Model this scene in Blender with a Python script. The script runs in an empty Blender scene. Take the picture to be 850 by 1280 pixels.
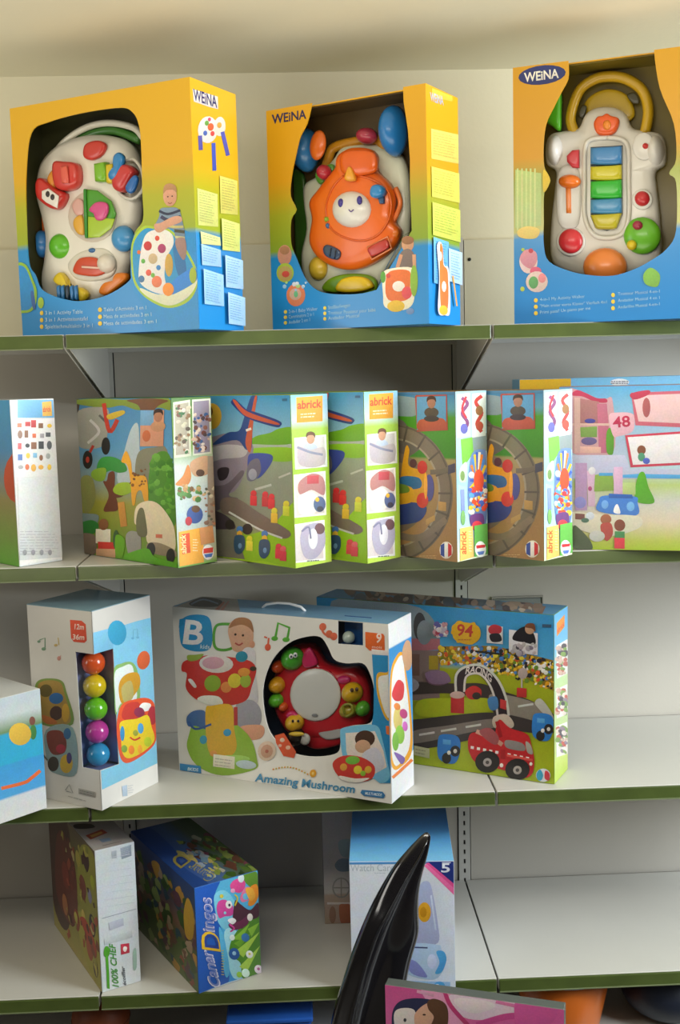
import bpy, bmesh, math, random
from mathutils import Vector, Matrix
random.seed(7)
S = bpy.context.scene
COL = S.collection
# ------------------------------------------------------------------ camera
CX, CY, CZ, YAW, PIT, ROL, FPX = 0.5406, -3.221, 1.8605, 0.0339, 0.1206, 0.0252, 1400.0
_F = Vector((math.sin(YAW)*math.cos(PIT), math.cos(YAW)*math.cos(PIT), -math.sin(PIT)))
_R = Vector((math.cos(YAW), -math.sin(YAW), 0)); _U = _R.cross(_F)
_R2 = _R*math.cos(ROL) - _U*math.sin(ROL); _U2 = _R*math.sin(ROL) + _U*math.cos(ROL)
cam = bpy.data.cameras.new('camera'); camo = bpy.data.objects.new('camera', cam); COL.objects.link(camo)
camo.matrix_world = Matrix(((_R2.x, _U2.x, -_F.x, CX), (_R2.y, _U2.y, -_F.y, CY), (_R2.z, _U2.z, -_F.z, CZ), (0, 0, 0, 1)))
cam.sensor_fit = 'VERTICAL'; cam.sensor_height = 24; cam.lens = FPX/1280*24; cam.clip_start = .05
S.camera = camo
def ray(px, py):
    return Vector((CX, CY, CZ)), _F*FPX + _R2*(px-425) - _U2*(py-640)
def proj(P):
    d = Vector(P)-Vector((CX, CY, CZ)); z = d.dot(_F)
    return 425+FPX*d.dot(_R2)/z, 640-FPX*d.dot(_U2)/z
# ------------------------------------------------------------------ world, light, exposure
w = bpy.data.worlds.new('world'); S.world = w; w.use_nodes = True
bg = w.node_tree.nodes['Background']; bg.inputs[0].default_value = (.84, .80, .74, 1); bg.inputs[1].default_value = .055
def area(name, loc, target, sx, sy, power, col):
    l = bpy.data.lights.new(name, 'AREA'); l.shape = 'RECTANGLE'; l.size = sx; l.size_y = sy; l.energy = power; l.color = col
    o = bpy.data.objects.new(name, l); COL.objects.link(o); o.location = loc
    o.rotation_euler = (Vector(target)-Vector(loc)).to_track_quat('-Z', 'Y').to_euler()
    return o
area('window_light_right', (3.4, -2.0, 2.1), (.9, -.2, 1.25), 1.2, 1.4, 132, (.87, .95, 1.0))
area('window_light_left', (-3.2, -2.3, 1.9), (0.3, -.4, 1.6), 1.0, 1.3, 19, (1.0, .97, .9))
area('ceiling_lamp_light', (.3, -2.3, 2.5), (.3, -1.3, .3), 1.3, .3, 15, (1.0, .93, .80))
area('ceiling_lamp_uplight', (-.3, -1.8, 1.3), (-.3, -1.7, 3.0), 3.8, 1.0, 36, (1.0, .93, .76))  # unseen fill light, no real fixture, added to brighten the ceiling from below
S.view_settings.view_transform = 'Standard'; S.view_settings.look = 'None'
S.view_settings.exposure = 0.0; S.view_settings.gamma = 1.0; S.view_settings.use_curve_mapping = False

# ------------------------------------------------------------------ materials
def lin(c):
    return c/12.92 if c <= .04045 else ((c+.055)/1.055)**2.4
def hx(s):
    if not isinstance(s, str): return tuple(s)
    if len(s) == 3: s = s[0]*2+s[1]*2+s[2]*2
    return tuple(lin(int(s[i:i+2], 16)/255) for i in (0, 2, 4))
_M = {}
def mat(name, col, rough=.4, noise=0, nscale=40, metal=0, coat=0, spec=.5, bump=0, bscale=200):
    if name in _M: return _M[name]
    m = bpy.data.materials.new(name); m.use_nodes = True; nt = m.node_tree; b = nt.nodes['Principled BSDF']
    c = hx(col)
    b.inputs['Roughness'].default_value = rough; b.inputs['Metallic'].default_value = metal
    b.inputs['Coat Weight'].default_value = coat; b.inputs['Specular IOR Level'].default_value = spec
    b.inputs['Coat Roughness'].default_value = .15
    tc = nt.nodes.new('ShaderNodeTexCoord')
    n = nt.nodes.new('ShaderNodeTexNoise'); n.inputs['Scale'].default_value = nscale; n.inputs['Detail'].default_value = 4
    nt.links.new(tc.outputs['Object'], n.inputs['Vector'])
    mx = nt.nodes.new('ShaderNodeMix'); mx.data_type = 'RGBA'
    k = noise if noise else .03
    mx.inputs['A'].default_value = tuple(v*(1-k) for v in c)+(1,); mx.inputs['B'].default_value = tuple(min(1, v*(1+k)) for v in c)+(1,)
    nt.links.new(n.outputs['Fac'], mx.inputs['Factor']); nt.links.new(mx.outputs['Result'], b.inputs['Base Color'])
    if bump:
        n2 = nt.nodes.new('ShaderNodeTexNoise'); n2.inputs['Scale'].default_value = bscale; nt.links.new(tc.outputs['Object'], n2.inputs['Vector'])
        bp = nt.nodes.new('ShaderNodeBump'); bp.inputs['Strength'].default_value = bump; bp.inputs['Distance'].default_value = .002
        nt.links.new(n2.outputs['Fac'], bp.inputs['Height']); nt.links.new(bp.outputs['Normal'], b.inputs['Normal'])
    _M[name] = m; return m
def plastic(col, rough=.32):
    return mat('plastic_'+str(col), col, rough, coat=.3)
def print_mat():
    """printed card: the ink colour of every printed shape is stored on the mesh"""
    if 'printed_card' in _M: return _M['printed_card']
    m = mat('printed_card', 'ffffff', .42, coat=.25)
    nt = m.node_tree; b = nt.nodes['Principled BSDF']
    at = nt.nodes.new('ShaderNodeAttribute'); at.attribute_name = 'ink'
    tc = nt.nodes.new('ShaderNodeTexCoord'); n = nt.nodes.new('ShaderNodeTexNoise'); n.inputs['Scale'].default_value = 220; n.inputs['Detail'].default_value = 2
    nt.links.new(tc.outputs['Object'], n.inputs['Vector'])
    mr = nt.nodes.new('ShaderNodeMapRange'); mr.inputs['To Min'].default_value = .86; mr.inputs['To Max'].default_value = 1.12
    nt.links.new(n.outputs['Fac'], mr.inputs['Value'])
    vm = nt.nodes.new('ShaderNodeVectorMath'); vm.operation = 'SCALE'
    nt.links.new(at.outputs['Color'], vm.inputs[0]); nt.links.new(mr.outputs['Result'], vm.inputs['Scale'])
    n2 = nt.nodes.new('ShaderNodeTexNoise'); n2.inputs['Scale'].default_value = 42; n2.inputs['Detail'].default_value = 3; nt.links.new(tc.outputs['Object'], n2.inputs['Vector'])
    sc = nt.nodes.new('ShaderNodeVectorMath'); sc.operation = 'MULTIPLY_ADD'; sc.inputs[1].default_value = (.22, .20, .24); sc.inputs[2].default_value = (.89, .90, .88)
    nt.links.new(n2.outputs['Color'], sc.inputs[0])
    mm = nt.nodes.new('ShaderNodeVectorMath'); mm.operation = 'MULTIPLY'; nt.links.new(vm.outputs['Vector'], mm.inputs[0]); nt.links.new(sc.outputs['Vector'], mm.inputs[1])
    nt.links.new(mm.outputs['Vector'], b.inputs['Base Color'])
    return m
def ramp_mat(name, h, stops, rough=.36):
    """card printed with a vertical colour gradient (height along the box)"""
    m = mat(name, 'ffffff', rough, coat=.35); nt = m.node_tree; b = nt.nodes['Principled BSDF']
    tc = nt.nodes.new('ShaderNodeTexCoord'); sp = nt.nodes.new('ShaderNodeSeparateXYZ'); nt.links.new(tc.outputs['Object'], sp.inputs[0])
    wv = nt.nodes.new('ShaderNodeTexNoise'); wv.inputs['Scale'].default_value = 3.5; nt.links.new(tc.outputs['Object'], wv.inputs['Vector'])
    ma = nt.nodes.new('ShaderNodeMath'); ma.operation = 'MULTIPLY_ADD'; ma.inputs[1].default_value = .05; nt.links.new(wv.outputs['Fac'], ma.inputs[0]); nt.links.new(sp.outputs['Z'], ma.inputs[2])
    mr = nt.nodes.new('ShaderNodeMapRange'); mr.inputs['From Max'].default_value = h+.025; mr.inputs['From Min'].default_value = .025; nt.links.new(ma.outputs[0], mr.inputs['Value'])
    r = nt.nodes.new('ShaderNodeValToRGB'); nt.links.new(mr.outputs['Result'], r.inputs[0])
    e = r.color_ramp.elements
    e[0].position = stops[0][0]; e[0].color = hx(stops[0][1])+(1,); e[1].position = stops[-1][0]; e[1].color = hx(stops[-1][1])+(1,)
    for p, c in stops[1:-1]:
        q = e.new(p); q.color = hx(c)+(1,)
    nt.links.new(r.outputs[0], b.inputs['Base Color'])
    return m
def film_mat():
    if 'clear_film' in _M: return _M['clear_film']
    m = bpy.data.materials.new('clear_film'); m.use_nodes = True; nt = m.node_tree; nt.nodes.remove(nt.nodes['Principled BSDF'])
    t = nt.nodes.new('ShaderNodeBsdfTransparent'); t.inputs[0].default_value = (.93, .95, .97, 1)
    g = nt.nodes.new('ShaderNodeBsdfGlossy'); g.inputs['Roughness'].default_value = .12
    f = nt.nodes.new('ShaderNodeFresnel'); f.inputs[0].default_value = 1.35
    x = nt.nodes.new('ShaderNodeMixShader'); nt.links.new(f.outputs[0], x.inputs[0]); nt.links.new(t.outputs[0], x.inputs[1]); nt.links.new(g.outputs[0], x.inputs[2])
    nt.links.new(x.outputs[0], nt.nodes['Material Output'].inputs[0]); _M['clear_film'] = m; return m

# ------------------------------------------------------------------ object helpers
def thing(name, label, cat, loc=(0, 0, 0), rz=0, group=None):
    o = bpy.data.objects.new(name, None); COL.objects.link(o); o.empty_display_size = .05
    o.location = loc; o.rotation_euler = (0, 0, rz); o['label'] = label; o['category'] = cat
    if group: o['group'] = group
    return o
def meshobj(name, verts, faces, m, parent=None, smooth=False):
    me = bpy.data.meshes.new(name); me.from_pydata([tuple(v) for v in verts], [], faces); me.materials.append(m)
    if smooth:
        for p in me.polygons: p.use_smooth = True
    o = bpy.data.objects.new(name, me); COL.objects.link(o)
    if parent: o.parent = parent
    return o
class MB:
    def __init__(s): s.v = []; s.f = []
    def add(s, v, f):
        n = len(s.v); s.v += [tuple(x) for x in v]; s.f += [tuple(i+n for i in q) for q in f]; return s
    def box(s, x0, x1, y0, y1, z0, z1):
        return s.add([(x0, y0, z0), (x1, y0, z0), (x1, y1, z0), (x0, y1, z0), (x0, y0, z1), (x1, y0, z1), (x1, y1, z1), (x0, y1, z1)],
                     [(0, 3, 2, 1), (4, 5, 6, 7), (0, 1, 5, 4), (1, 2, 6, 5), (2, 3, 7, 6), (3, 0, 4, 7)])
    def tube(s, pts, r, n=10, closed=False):
        pts = [Vector(p) for p in pts]; rings = []
        for i, p in enumerate(pts):
            a = pts[max(i-1, 0)]; b = pts[min(i+1, len(pts)-1)]; t = (b-a).normalized()
            u = t.cross(Vector((0, 1, .01))); u = u.normalized() if u.length > .1 else t.cross(Vector((1, 0, 0))).normalized()
            v = t.cross(u); rr = r[i] if isinstance(r, (list, tuple)) else r
            rings.append([p+u*math.cos(k*2*math.pi/n)*rr+v*math.sin(k*2*math.pi/n)*rr for k in range(n)])
        V = [q for R in rings for q in R]; F = []
        for i in range(len(rings)-1):
            for k in range(n): F.append((i*n+k, i*n+(k+1) % n, (i+1)*n+(k+1) % n, (i+1)*n+k))
        F.append(tuple(range(n))[::-1]); F.append(tuple((len(rings)-1)*n+k for k in range(n)))
        return s.add(V, F)
    def lathe(s, prof, cx, cy, n=32):
        V = []; F = []
        for r, z in prof:
            for k in range(n): V.append((cx+r*math.cos(k*2*math.pi/n), cy+r*math.sin(k*2*math.pi/n), z))
        for i in range(len(prof)-1):
            for k in range(n): F.append((i*n+k, i*n+(k+1) % n, (i+1)*n+(k+1) % n, (i+1)*n+k))
        return s.add(V, F)
    def sphere(s, c, rx, ry=None, rz=None, n=20, m=12):
        ry = rx if ry is None else ry; rz = rx if rz is None else rz; V = [(c[0], c[1], c[2]-rz)]; F = []
        for i in range(1, m):
            a = -math.pi/2+math.pi*i/m
            for k in range(n): V.append((c[0]+rx*math.cos(a)*math.cos(k*2*math.pi/n), c[1]+ry*math.cos(a)*math.sin(k*2*math.pi/n), c[2]+rz*math.sin(a)))
        V.append((c[0], c[1], c[2]+rz)); top = len(V)-1
        for k in range(n): F.append((0, 1+(k+1) % n, 1+k)); F.append((top, top-n+k, top-n+(k+1) % n))
        for i in range(m-2):
            for k in range(n): F.append((1+i*n+k, 1+i*n+(k+1) % n, 1+(i+1)*n+(k+1) % n, 1+(i+1)*n+k))
        return s.add(V, F)
    def obj(s, name, m, parent=None, smooth=False): return meshobj(name, s.v, s.f, m, parent, smooth)
def bevel(o, wd, seg=2):
    b = o.modifiers.new('bevel', 'BEVEL'); b.width = wd; b.segments = seg; b.limit_method = 'ANGLE'; return o
def spline(pts, closed=True, k=5):
    n = len(pts); out = []
    rng = range(n) if closed else range(n-1)
    for i in rng:
        g = lambda j: pts[j % n] if closed else pts[min(max(j, 0), n-1)]
        p0, p1, p2, p3 = g(i-1), g(i), g(i+1), g(i+2)
        for t in range(k):
            t /= k
            out.append(tuple(.5*(2*p1[d]+(p2[d]-p0[d])*t+(2*p0[d]-5*p1[d]+4*p2[d]-p3[d])*t*t+(-p0[d]+3*p1[d]-3*p2[d]+p3[d])*t**3) for d in range(2)))
    if not closed: out.append(tuple(pts[-1]))
    return out
def homog(q, w, h):
    """photo quad (bl, br, tr, tl) -> face rectangle w x h"""
    dst = [(0, 0), (w, 0), (w, h), (0, h)]; A = []; B = []
    for (x, y), (u, v) in zip(q, dst):
        A.append([x, y, 1, 0, 0, 0, -u*x, -u*y]); B.append(u); A.append([0, 0, 0, x, y, 1, -v*x, -v*y]); B.append(v)
    n = 8; M = [r+[b] for r, b in zip(A, B)]
    for i in range(n):
        p = max(range(i, n), key=lambda r: abs(M[r][i])); M[i], M[p] = M[p], M[i]
        d = M[i][i]; M[i] = [x/d for x in M[i]]
        for r in range(n):
            if r != i and M[r][i]: f = M[r][i]; M[r] = [a-f*b for a, b in zip(M[r], M[i])]
    H = [M[i][n] for i in range(n)]
    def f(x, y):
        d = H[6]*x+H[7]*y+1
        return (H[0]*x+H[1]*y+H[2])/d, (H[3]*x+H[4]*y+H[5])/d
    return f
# ------------------------------------------------------------------ cartons
class Box:
    """a carton: near bottom corner N at (x, y), front face runs left/back for a, side face right/back for b"""
    def __init__(s, q, z): s.x, s.y, s.ph, s.a, s.b, s.h = q; s.z = z
    def world(s, lx, ly, lz):
        c, n = math.cos(s.ph), math.sin(s.ph); return (s.x+lx*c+ly*n, s.y-lx*n+ly*c, s.z+lz)
    def loc(s, px, py, depth):
        """local (x, z) where the line of sight through a photo point meets the plane `depth` behind the front"""
        o, d = ray(px, py); n = Vector((math.sin(s.ph), math.cos(s.ph), 0)); p0 = Vector(s.world(0, depth, 0))
        t = (p0-o).dot(n)/d.dot(n); P = o+d*t-Vector((s.x, s.y, s.z)); c, k = math.cos(s.ph), math.sin(s.ph)
        return P.x*c-P.y*k, P.z
    def quad(s, face, **ov):
        a, b, h = s.a, s.b, s.h
        c = {'front': [(-a, 0, 0), (0, 0, 0), (0, 0, h), (-a, 0, h)], 'side': [(0, 0, 0), (0, b, 0), (0, b, h), (0, 0, h)],
             'top': [(-a, 0, h), (0, 0, h), (0, b, h), (-a, b, h)]}[face]
        q = [proj(s.world(*p)) for p in c]
        for i, k in enumerate(('bl', 'br', 'tr', 'tl')):
            if k in ov: q[i] = ov[k]
        return q
    def size(s, face): return {'front': (s.a, s.h), 'side': (s.b, s.h), 'top': (s.a, s.b)}[face]
    def place(s, face, u, v, off):
        if face == 'front': return (-s.a+u, -off, v)
        if face == 'side': return (off, u, v)
        return (-s.a+u, v, s.h+off)
FONT_CACHE = {}
def text_mesh(t, bold=True):
    if (t, bold) in FONT_CACHE: return FONT_CACHE[(t, bold)]
    cu = bpy.data.curves.new('t', 'FONT'); cu.body = t; cu.resolution_u = 3
    if bold: cu.offset = .022
    o = bpy.data.objects.new('t', cu); me = o.to_mesh()
    V = [(v.co.x, v.co.y) for v in me.vertices]; F = [tuple(p.vertices) for p in me.polygons]
    o.to_mesh_clear(); bpy.data.objects.remove(o); bpy.data.curves.remove(cu)
    x0 = min(v[0] for v in V); x1 = max(v[0] for v in V); y1 = max(v[1] for v in V)
    r = ([((v[0]-x0)/(x1-x0), v[1]/y1) for v in V], F); FONT_CACHE[(t, bold)] = r; return r
class Art:
    STEP = .00003
    def __init__(s, box, face, crop, quad=None, name=None, off=.0004):
        s.box = box; s.face = face; s.w, s.h = box.size(face); s.H = homog(quad or box.quad(face), s.w, s.h)
        s.cx, s.cy, s.k = crop; s.V = []; s.F = []; s.C = []; s.off = off; s.name = name or face+'_print'; s.clip = True; s.tone = True
    def uv(s, x, y):
        u, v = s.H(s.cx+x*s.k, s.cy+y*s.k)
        return (min(max(u, .0008), s.w-.0008), min(max(v, .0008), s.h-.0008)) if s.clip else (u, v)
    def _add(s, uvs, faces, cols):
        n = len(s.V); s.off += s.STEP; s.V += [s.box.place(s.face, u, v, s.off) for u, v in uvs]
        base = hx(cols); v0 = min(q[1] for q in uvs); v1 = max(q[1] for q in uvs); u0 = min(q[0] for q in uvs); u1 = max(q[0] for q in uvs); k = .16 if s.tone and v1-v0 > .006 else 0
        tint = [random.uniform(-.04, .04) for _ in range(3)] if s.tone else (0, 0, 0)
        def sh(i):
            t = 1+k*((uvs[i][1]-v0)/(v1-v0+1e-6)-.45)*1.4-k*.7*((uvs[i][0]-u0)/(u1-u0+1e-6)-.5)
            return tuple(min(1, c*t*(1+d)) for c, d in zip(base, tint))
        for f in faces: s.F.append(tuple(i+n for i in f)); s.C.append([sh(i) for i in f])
    def p(s, pts, c): s._add([s.uv(*q) for q in pts], [tuple(range(len(pts)))], c)
    def b(s, pts, c): s.p(spline(pts), c)
    def e(s, x, y, rx, ry, c, rot=0, n=18):
        r = math.radians(rot)
        s.p([(x+rx*math.cos(t)*math.cos(r)-ry*math.sin(t)*math.sin(r), y+rx*math.cos(t)*math.sin(r)+ry*math.sin(t)*math.cos(r)) for t in [k*2*math.pi/n for k in range(n)]], c)
    def r(s, x0, y0, x1, y1, c, sk=0): s.p([(x0, y0), (x1, y0+sk), (x1, y1+sk), (x0, y1)], c)
    def full(s, rows):
        """whole face in horizontal bands: rows of (v fraction from the bottom, colour), blended"""
        n = len(s.V); s.off += s.STEP
        for v, c in rows:
            s.V += [s.box.place(s.face, .0006, v*s.h+(.0006 if v == 0 else -.0006 if v == 1 else 0), s.off), s.box.place(s.face, s.w-.0006, v*s.h+(.0006 if v == 0 else -.0006 if v == 1 else 0), s.off)]
        for i in range(len(rows)-1):
            s.F.append((n+2*i, n+2*i+1, n+2*i+3, n+2*i+2)); a, b = hx(rows[i][1]), hx(rows[i+1][1]); s.C.append([a, a, b, b])
    def l(s, pts, wd, c, sm=True, closed=False):
        if sm and len(pts) > 2: pts = spline(pts, closed, 5)
        if closed: pts = list(pts)+[pts[0]]
        L = []; R = []
        for i, p in enumerate(pts):
            a = pts[max(i-1, 0)]; b = pts[min(i+1, len(pts)-1)]; dx, dy = b[0]-a[0], b[1]-a[1]; d = math.hypot(dx, dy) or 1
            L.append((p[0]-dy/d*wd/2, p[1]+dx/d*wd/2)); R.append((p[0]+dy/d*wd/2, p[1]-dx/d*wd/2))
        n = len(pts); s._add([s.uv(*q) for q in L+R], [(i, i+1, n+i+1, n+i) for i in range(n-1)], c)
    def t(s, txt, p0, p1, hgt, c, bold=True, up=None, arc=0):
        V, F = text_mesh(txt, bold); dx, dy = p1[0]-p0[0], p1[1]-p0[1]; d = math.hypot(dx, dy)
        ux, uy = up if up else (dy/d, -dx/d)
        s._add([s.uv(p0[0]+dx*a+ux*b*hgt+ux*arc*4*a*(1-a), p0[1]+dy*a+uy*b*hgt+uy*arc*4*a*(1-a)) for a, b in V], F, c)
    def lines(s, x0, y0, x1, n, gap, c, wd=3, sk=0, rag=.3):
        """small print too fine to read: rows of short dashes"""
        for i in range(n):
            x = x0; y = y0+i*gap; e = x1-(x1-x0)*rag*random.random()
            while x < e:
                k = min(random.uniform(.08, .25)*(x1-x0), e-x); s.p([(x, y+sk*(x-x0)), (x+k, y+sk*(x+k-x0)), (x+k, y+wd+sk*(x+k-x0)), (x, y+wd+sk*(x-x0))], c); x += k+(x1-x0)*.035
    def conf(s, x0, y0, x1, y1, n, size, cols, fn=None):
        for _ in range(n):
            x = random.uniform(x0, x1); y = random.uniform(y0, y1)
            if fn and not fn(x, y): continue
            z = size*random.uniform(.6, 1.3); s.off -= s.STEP*.9; s.e(x, y, z, z*random.uniform(.6, 1.2), random.choice(cols), random.uniform(0, 180), 7)
        s.off += s.STEP
    def done(s, parent, kind=None):
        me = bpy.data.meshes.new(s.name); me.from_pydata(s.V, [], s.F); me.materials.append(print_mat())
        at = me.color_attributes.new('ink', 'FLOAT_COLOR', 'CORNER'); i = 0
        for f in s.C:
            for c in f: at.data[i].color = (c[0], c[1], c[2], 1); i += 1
        o = bpy.data.objects.new(s.name, me); COL.objects.link(o); o.parent = parent; return o
def carton(name, label, cat, box, col, group=None, body='box_body', m=None):
    t = thing(name, label, cat, (box.x, box.y, box.z), -box.ph, group)
    o = MB().box(-box.a, 0, 0, box.b, 0, box.h).obj(body, m or mat('card_'+col, col, .45, coat=.2), t); bevel(o, .0015, 1)
    return t
def card(name, outer, holes, box, m, parent, face='front', th=.003):
    """a card panel with cut-outs; outlines are (u, v) on the face"""
    bm = bmesh.new(); loops = []
    for L in [outer]+holes:
        vs = [bm.verts.new(box.place(face, u, v, 0)) for u, v in L]; loops.append(vs)
        for i in range(len(vs)): bm.edges.new((vs[i], vs[(i+1) % len(vs)]))
    bmesh.ops.triangle_fill(bm, use_beauty=True, use_dissolve=False, edges=bm.edges[:])
    nrm = Vector((0, -1, 0)) if face == 'front' else Vector((1, 0, 0)) if face == 'side' else Vector((0, 0, 1))
    bm.normal_update()
    for f in bm.faces:
        if f.normal.dot(nrm) < 0: f.normal_flip()
    tops = list(bm.faces); vs = [v for L in loops for v in L]; back = {v: bm.verts.new(v.co-nrm*th) for v in vs}
    for f in tops: bm.faces.new([back[v] for v in reversed(f.verts)])
    for L in loops:
        for i in range(len(L)):
            a, b = L[i], L[(i+1) % len(L)]; bm.faces.new((a, b, back[b], back[a]))
    bmesh.ops.recalc_face_normals(bm, faces=bm.faces[:])
    me = bpy.data.meshes.new(name); bm.to_mesh(me); bm.free(); me.materials.append(m)
    o = bpy.data.objects.new(name, me); COL.objects.link(o); o.parent = parent; return o
# toys behind a carton's window: outlines given as crop points, raised from a plane `depth` behind the front
class Toy:
    def __init__(s, box, crop, root): s.box = box; s.c = crop; s.root = root
    def pt(s, x, y, d):
        X, Z = s.box.loc(s.c[0]+x*s.c[2], s.c[1]+y*s.c[2], d)
        return min(max(X, -s.box.a+.009), -.009), min(max(Z, .0085), s.box.h-.009)
    def dome(s, name, pts, d, h, col, parent=None, sm=True, edge=.5, rough=.3, flat=None):
        """pts outline, its rim stands at depth d, rising h towards the window"""
        P = [s.pt(x, y, d) for x, y in (spline(pts) if sm else pts)]
        cx = sum(p[0] for p in P)/len(P); cz = sum(p[1] for p in P)/len(P); n = len(P)
        prof = flat or [(1, 0), (1, .45), (.97, .7), (.9, .86), (.75, .95), (.5, .99), (.25, 1)]
        V = []; F = []
        for sc, hh in prof:
            V += [(cx+(x-cx)*sc, d-h*hh, cz+(z-cz)*sc) for x, z in P]
        V.append((cx, d-h*prof[-1][1], cz)); V.append((cx, d, cz))
        for i in range(len(prof)-1):
            for k in range(n): F.append((i*n+k, i*n+(k+1) % n, (i+1)*n+(k+1) % n, (i+1)*n+k))
        for k in range(n): F.append(((len(prof)-1)*n+k, (len(prof)-1)*n+(k+1) % n, len(V)-2)); F.append((k, len(V)-1, (k+1) % n))
        return meshobj(name, V, F, plastic(col, rough), parent or s.root, True)
    def ell(s, name, x, y, rx, ry, d, h, col, parent=None, rot=0, ball=False):
        r = math.radians(rot)
        pts = [(x+rx*math.cos(t)*math.cos(r)-ry*math.sin(t)*math.sin(r), y+rx*math.cos(t)*math.sin(r)+ry*math.sin(t)*math.cos(r)) for t in [k*2*math.pi/24 for k in range(24)]]
        fl = [(math.cos(a), math.sin(a)) for a in [i*math.pi/2/7 for i in range(7)]]+[(.08, 1)]
        return s.dome(name, pts, d, h, col, parent, False, flat=fl)
    def tube(s, name, pts, r, d, col, parent=None, sm=True):
        q = spline(pts, False) if sm and len(pts) > 2 else pts
        P = []
        for x, y in q:
            a, b = s.pt(x, y, d); P.append((a, d, b))
        return MB().tube(P, r).obj(name, plastic(col), parent or s.root, True)
# ================================================================== SETTING
WALLM = mat('wall_paint', 'd6ceb2', .85, .05, 3, bump=.25, bscale=60)
CEILM = mat('ceiling_paint', 'e4dfc8', .9, .04, 3, bump=.2, bscale=50)
def struct(o): o['kind'] = 'structure'; return o
struct(MB().box(-3.2, 4.4, .03, .13, 0, 2.72).obj('wall_back', WALLM))
struct(MB().box(-3.2, 4.4, -4.6, .13, 2.705, 2.8).obj('ceiling', CEILM))
struct(MB().box(-3.2, 4.4, -4.6, .13, -.1, 0).obj('floor', mat('floor_vinyl', '4a4640', .35, .15, 5)))
# ------------------------------------------------------------------ gondola shelving
SZ = {1: 1.9726, 2: 1.4269, 3: .8301, 4: .3382, 5: .12}; DEP = .5665
METAL = mat('shelf_enamel', 'c8c6bf', .42, .03, 6, coat=.1)
PANEL = mat('back_panel_enamel', 'bfb9ae', .5, .04, 4, bump=.1, bscale=120)
PANEL_TOP = mat('top_panel_enamel', 'cfc8b0', .5, .04, 4, bump=.1, bscale=120)
GREEN = mat('green_price_rail', '475425', .35, .35, 14, coat=.3)
DARK = mat('slot_dark', '1a1712', .7)
def upright(x, label):
    t = thing('shelf_upright', label, 'shelf post', (x, 0, 0), 0)
    H = 2.241; m = MB(); hw = .017; sw = .0028
    m.box(-hw, -sw, -.004, 0, 0, H); m.box(sw, hw, -.004, 0, 0, H)
    z = .03
    while z < H-.03:
        m.box(-sw, sw, -.004, 0, z+.014, z+.030); z += .030
    m.obj('post', METAL, t)
    MB().box(-hw, hw, .0, .028, 0, H).obj('channel', DARK, t)
for x, l in ((-1, 'slotted metal shelf post out at the far left end'), (0, 'left slotted metal shelf post, behind the safari box and ball box'),
             (1, 'right slotted metal shelf post, beside the orange baby walker box'), (2, 'slotted metal shelf post at the right end of the shelving')):
    upright(x, l)
BAYN = {-1: 'left bay', 0: 'middle bay', 1: 'right bay'}
for bx in (-1, 0, 1):
    m = MB(); z = 0; zs = [0, .335, .827, 1.424, 1.969, 2.235]
    t = thing('back_panel', {-1: 'cream back panels of the left bay behind the ball box', 0: 'cream steel back panels of the middle bay behind the plane boxes',
              1: 'cream steel back panels of the right bay beside the racing box'}[bx], 'back panel', (bx+.5, 0, 0))
    for i in range(5):
        MB().box(-.48, .48, .002, .022, zs[i]+.001, zs[i+1]-.001).obj('panel', PANEL if i < 4 else PANEL_TOP, t)
    sc = MB().sphere((-.465 if bx == 1 else .465, .001, 2.18), .005, .003, .005, 8, 6).obj('screw', DARK, t)
LEVN = {1: 'top', 2: 'second', 3: 'third', 4: 'fourth'}
CONT = {(1, 0): 'holding two yellow and blue toy boxes', (1, 1): 'under the white walker box', (1, -1): 'under the activity table box left end',
        (2, 0): 'holding the construction toy boxes', (2, 1): 'under the pink dollhouse box', (2, -1): 'at the left picture edge under the white contents box',
        (3, 0): 'holding the mushroom toy box', (3, 1): 'mostly empty beside the racing box', (3, -1): 'at the left picture edge beside the ball box',
        (4, 0): 'with the blue cartoon box and the blue white box', (4, 1): 'completely empty', (4, -1): 'at the left picture edge beside the cooking box'}
for lv in (1, 2, 3, 4, 5):
    z = SZ[lv]
    for bx in (-1, 0, 1):
        nm = {-1: 'left', 0: 'middle', 1: 'right'}[bx]
        lab = (LEVN[lv]+' shelf, '+nm+' bay, '+CONT[(lv, bx)]) if lv < 5 else 'bottom base shelf of the '+nm+' bay under all the others'
        t = thing('metal_shelf', lab, 'shelf', (bx+.5, 0, z))
        d = MB(); d.box(-.4975, .4975, -DEP+.003, -.006, -.006, 0); d.box(-.4975, .4975, -DEP+.003, -DEP+.02, -.03, -.006); d.box(-.4975, .4975, -.014, -.006, -.03, -.006)
        bevel(d.obj('deck', METAL, t), .001, 1)
        r = MB().box(-.4965, .4965, -DEP-.004, -DEP+.003, -.034, -.0015); bevel(r.obj('price_rail', GREEN, t), .002, 2)
        lip = MB().box(-.4965, .4965, -DEP-.0065, -DEP-.004, -.034, -.0315).obj('rail_lip', mat('rail_lip', '727b5a', .3, .1, 10), t)
        if lv < 5:
            for sx in (-1, 1):
                x0 = sx*.4945; V = []
                for x in (x0-.0012, x0+.0012):
                    V += [(x, -.006, -.006), (x, -.006, -.165), (x, -.05, -.165), (x, -DEP+.03, -.034), (x, -DEP+.022, -.03), (x, -DEP+.022, -.006)]
                meshobj('bracket', V, [tuple(range(6)), tuple(range(11, 5, -1))]+[(i, 6+i, 6+(i+1) % 6, (i+1) % 6) for i in range(6)], METAL, t)
        else:
            MB().box(-.4975, .4975, -DEP+.02, -DEP+.03, -.12, -.03).obj('kickplate', METAL, t)
t = thing('sign_holder', 'small clear plastic sign pocket on the panel behind the racing box', 'sign', (1.165, 0, 1.08))
MB().box(-.07, .07, -.002, .002, 0, .118).obj('card', mat('pale_card', 'd2cfc4', .5), t)
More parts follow.
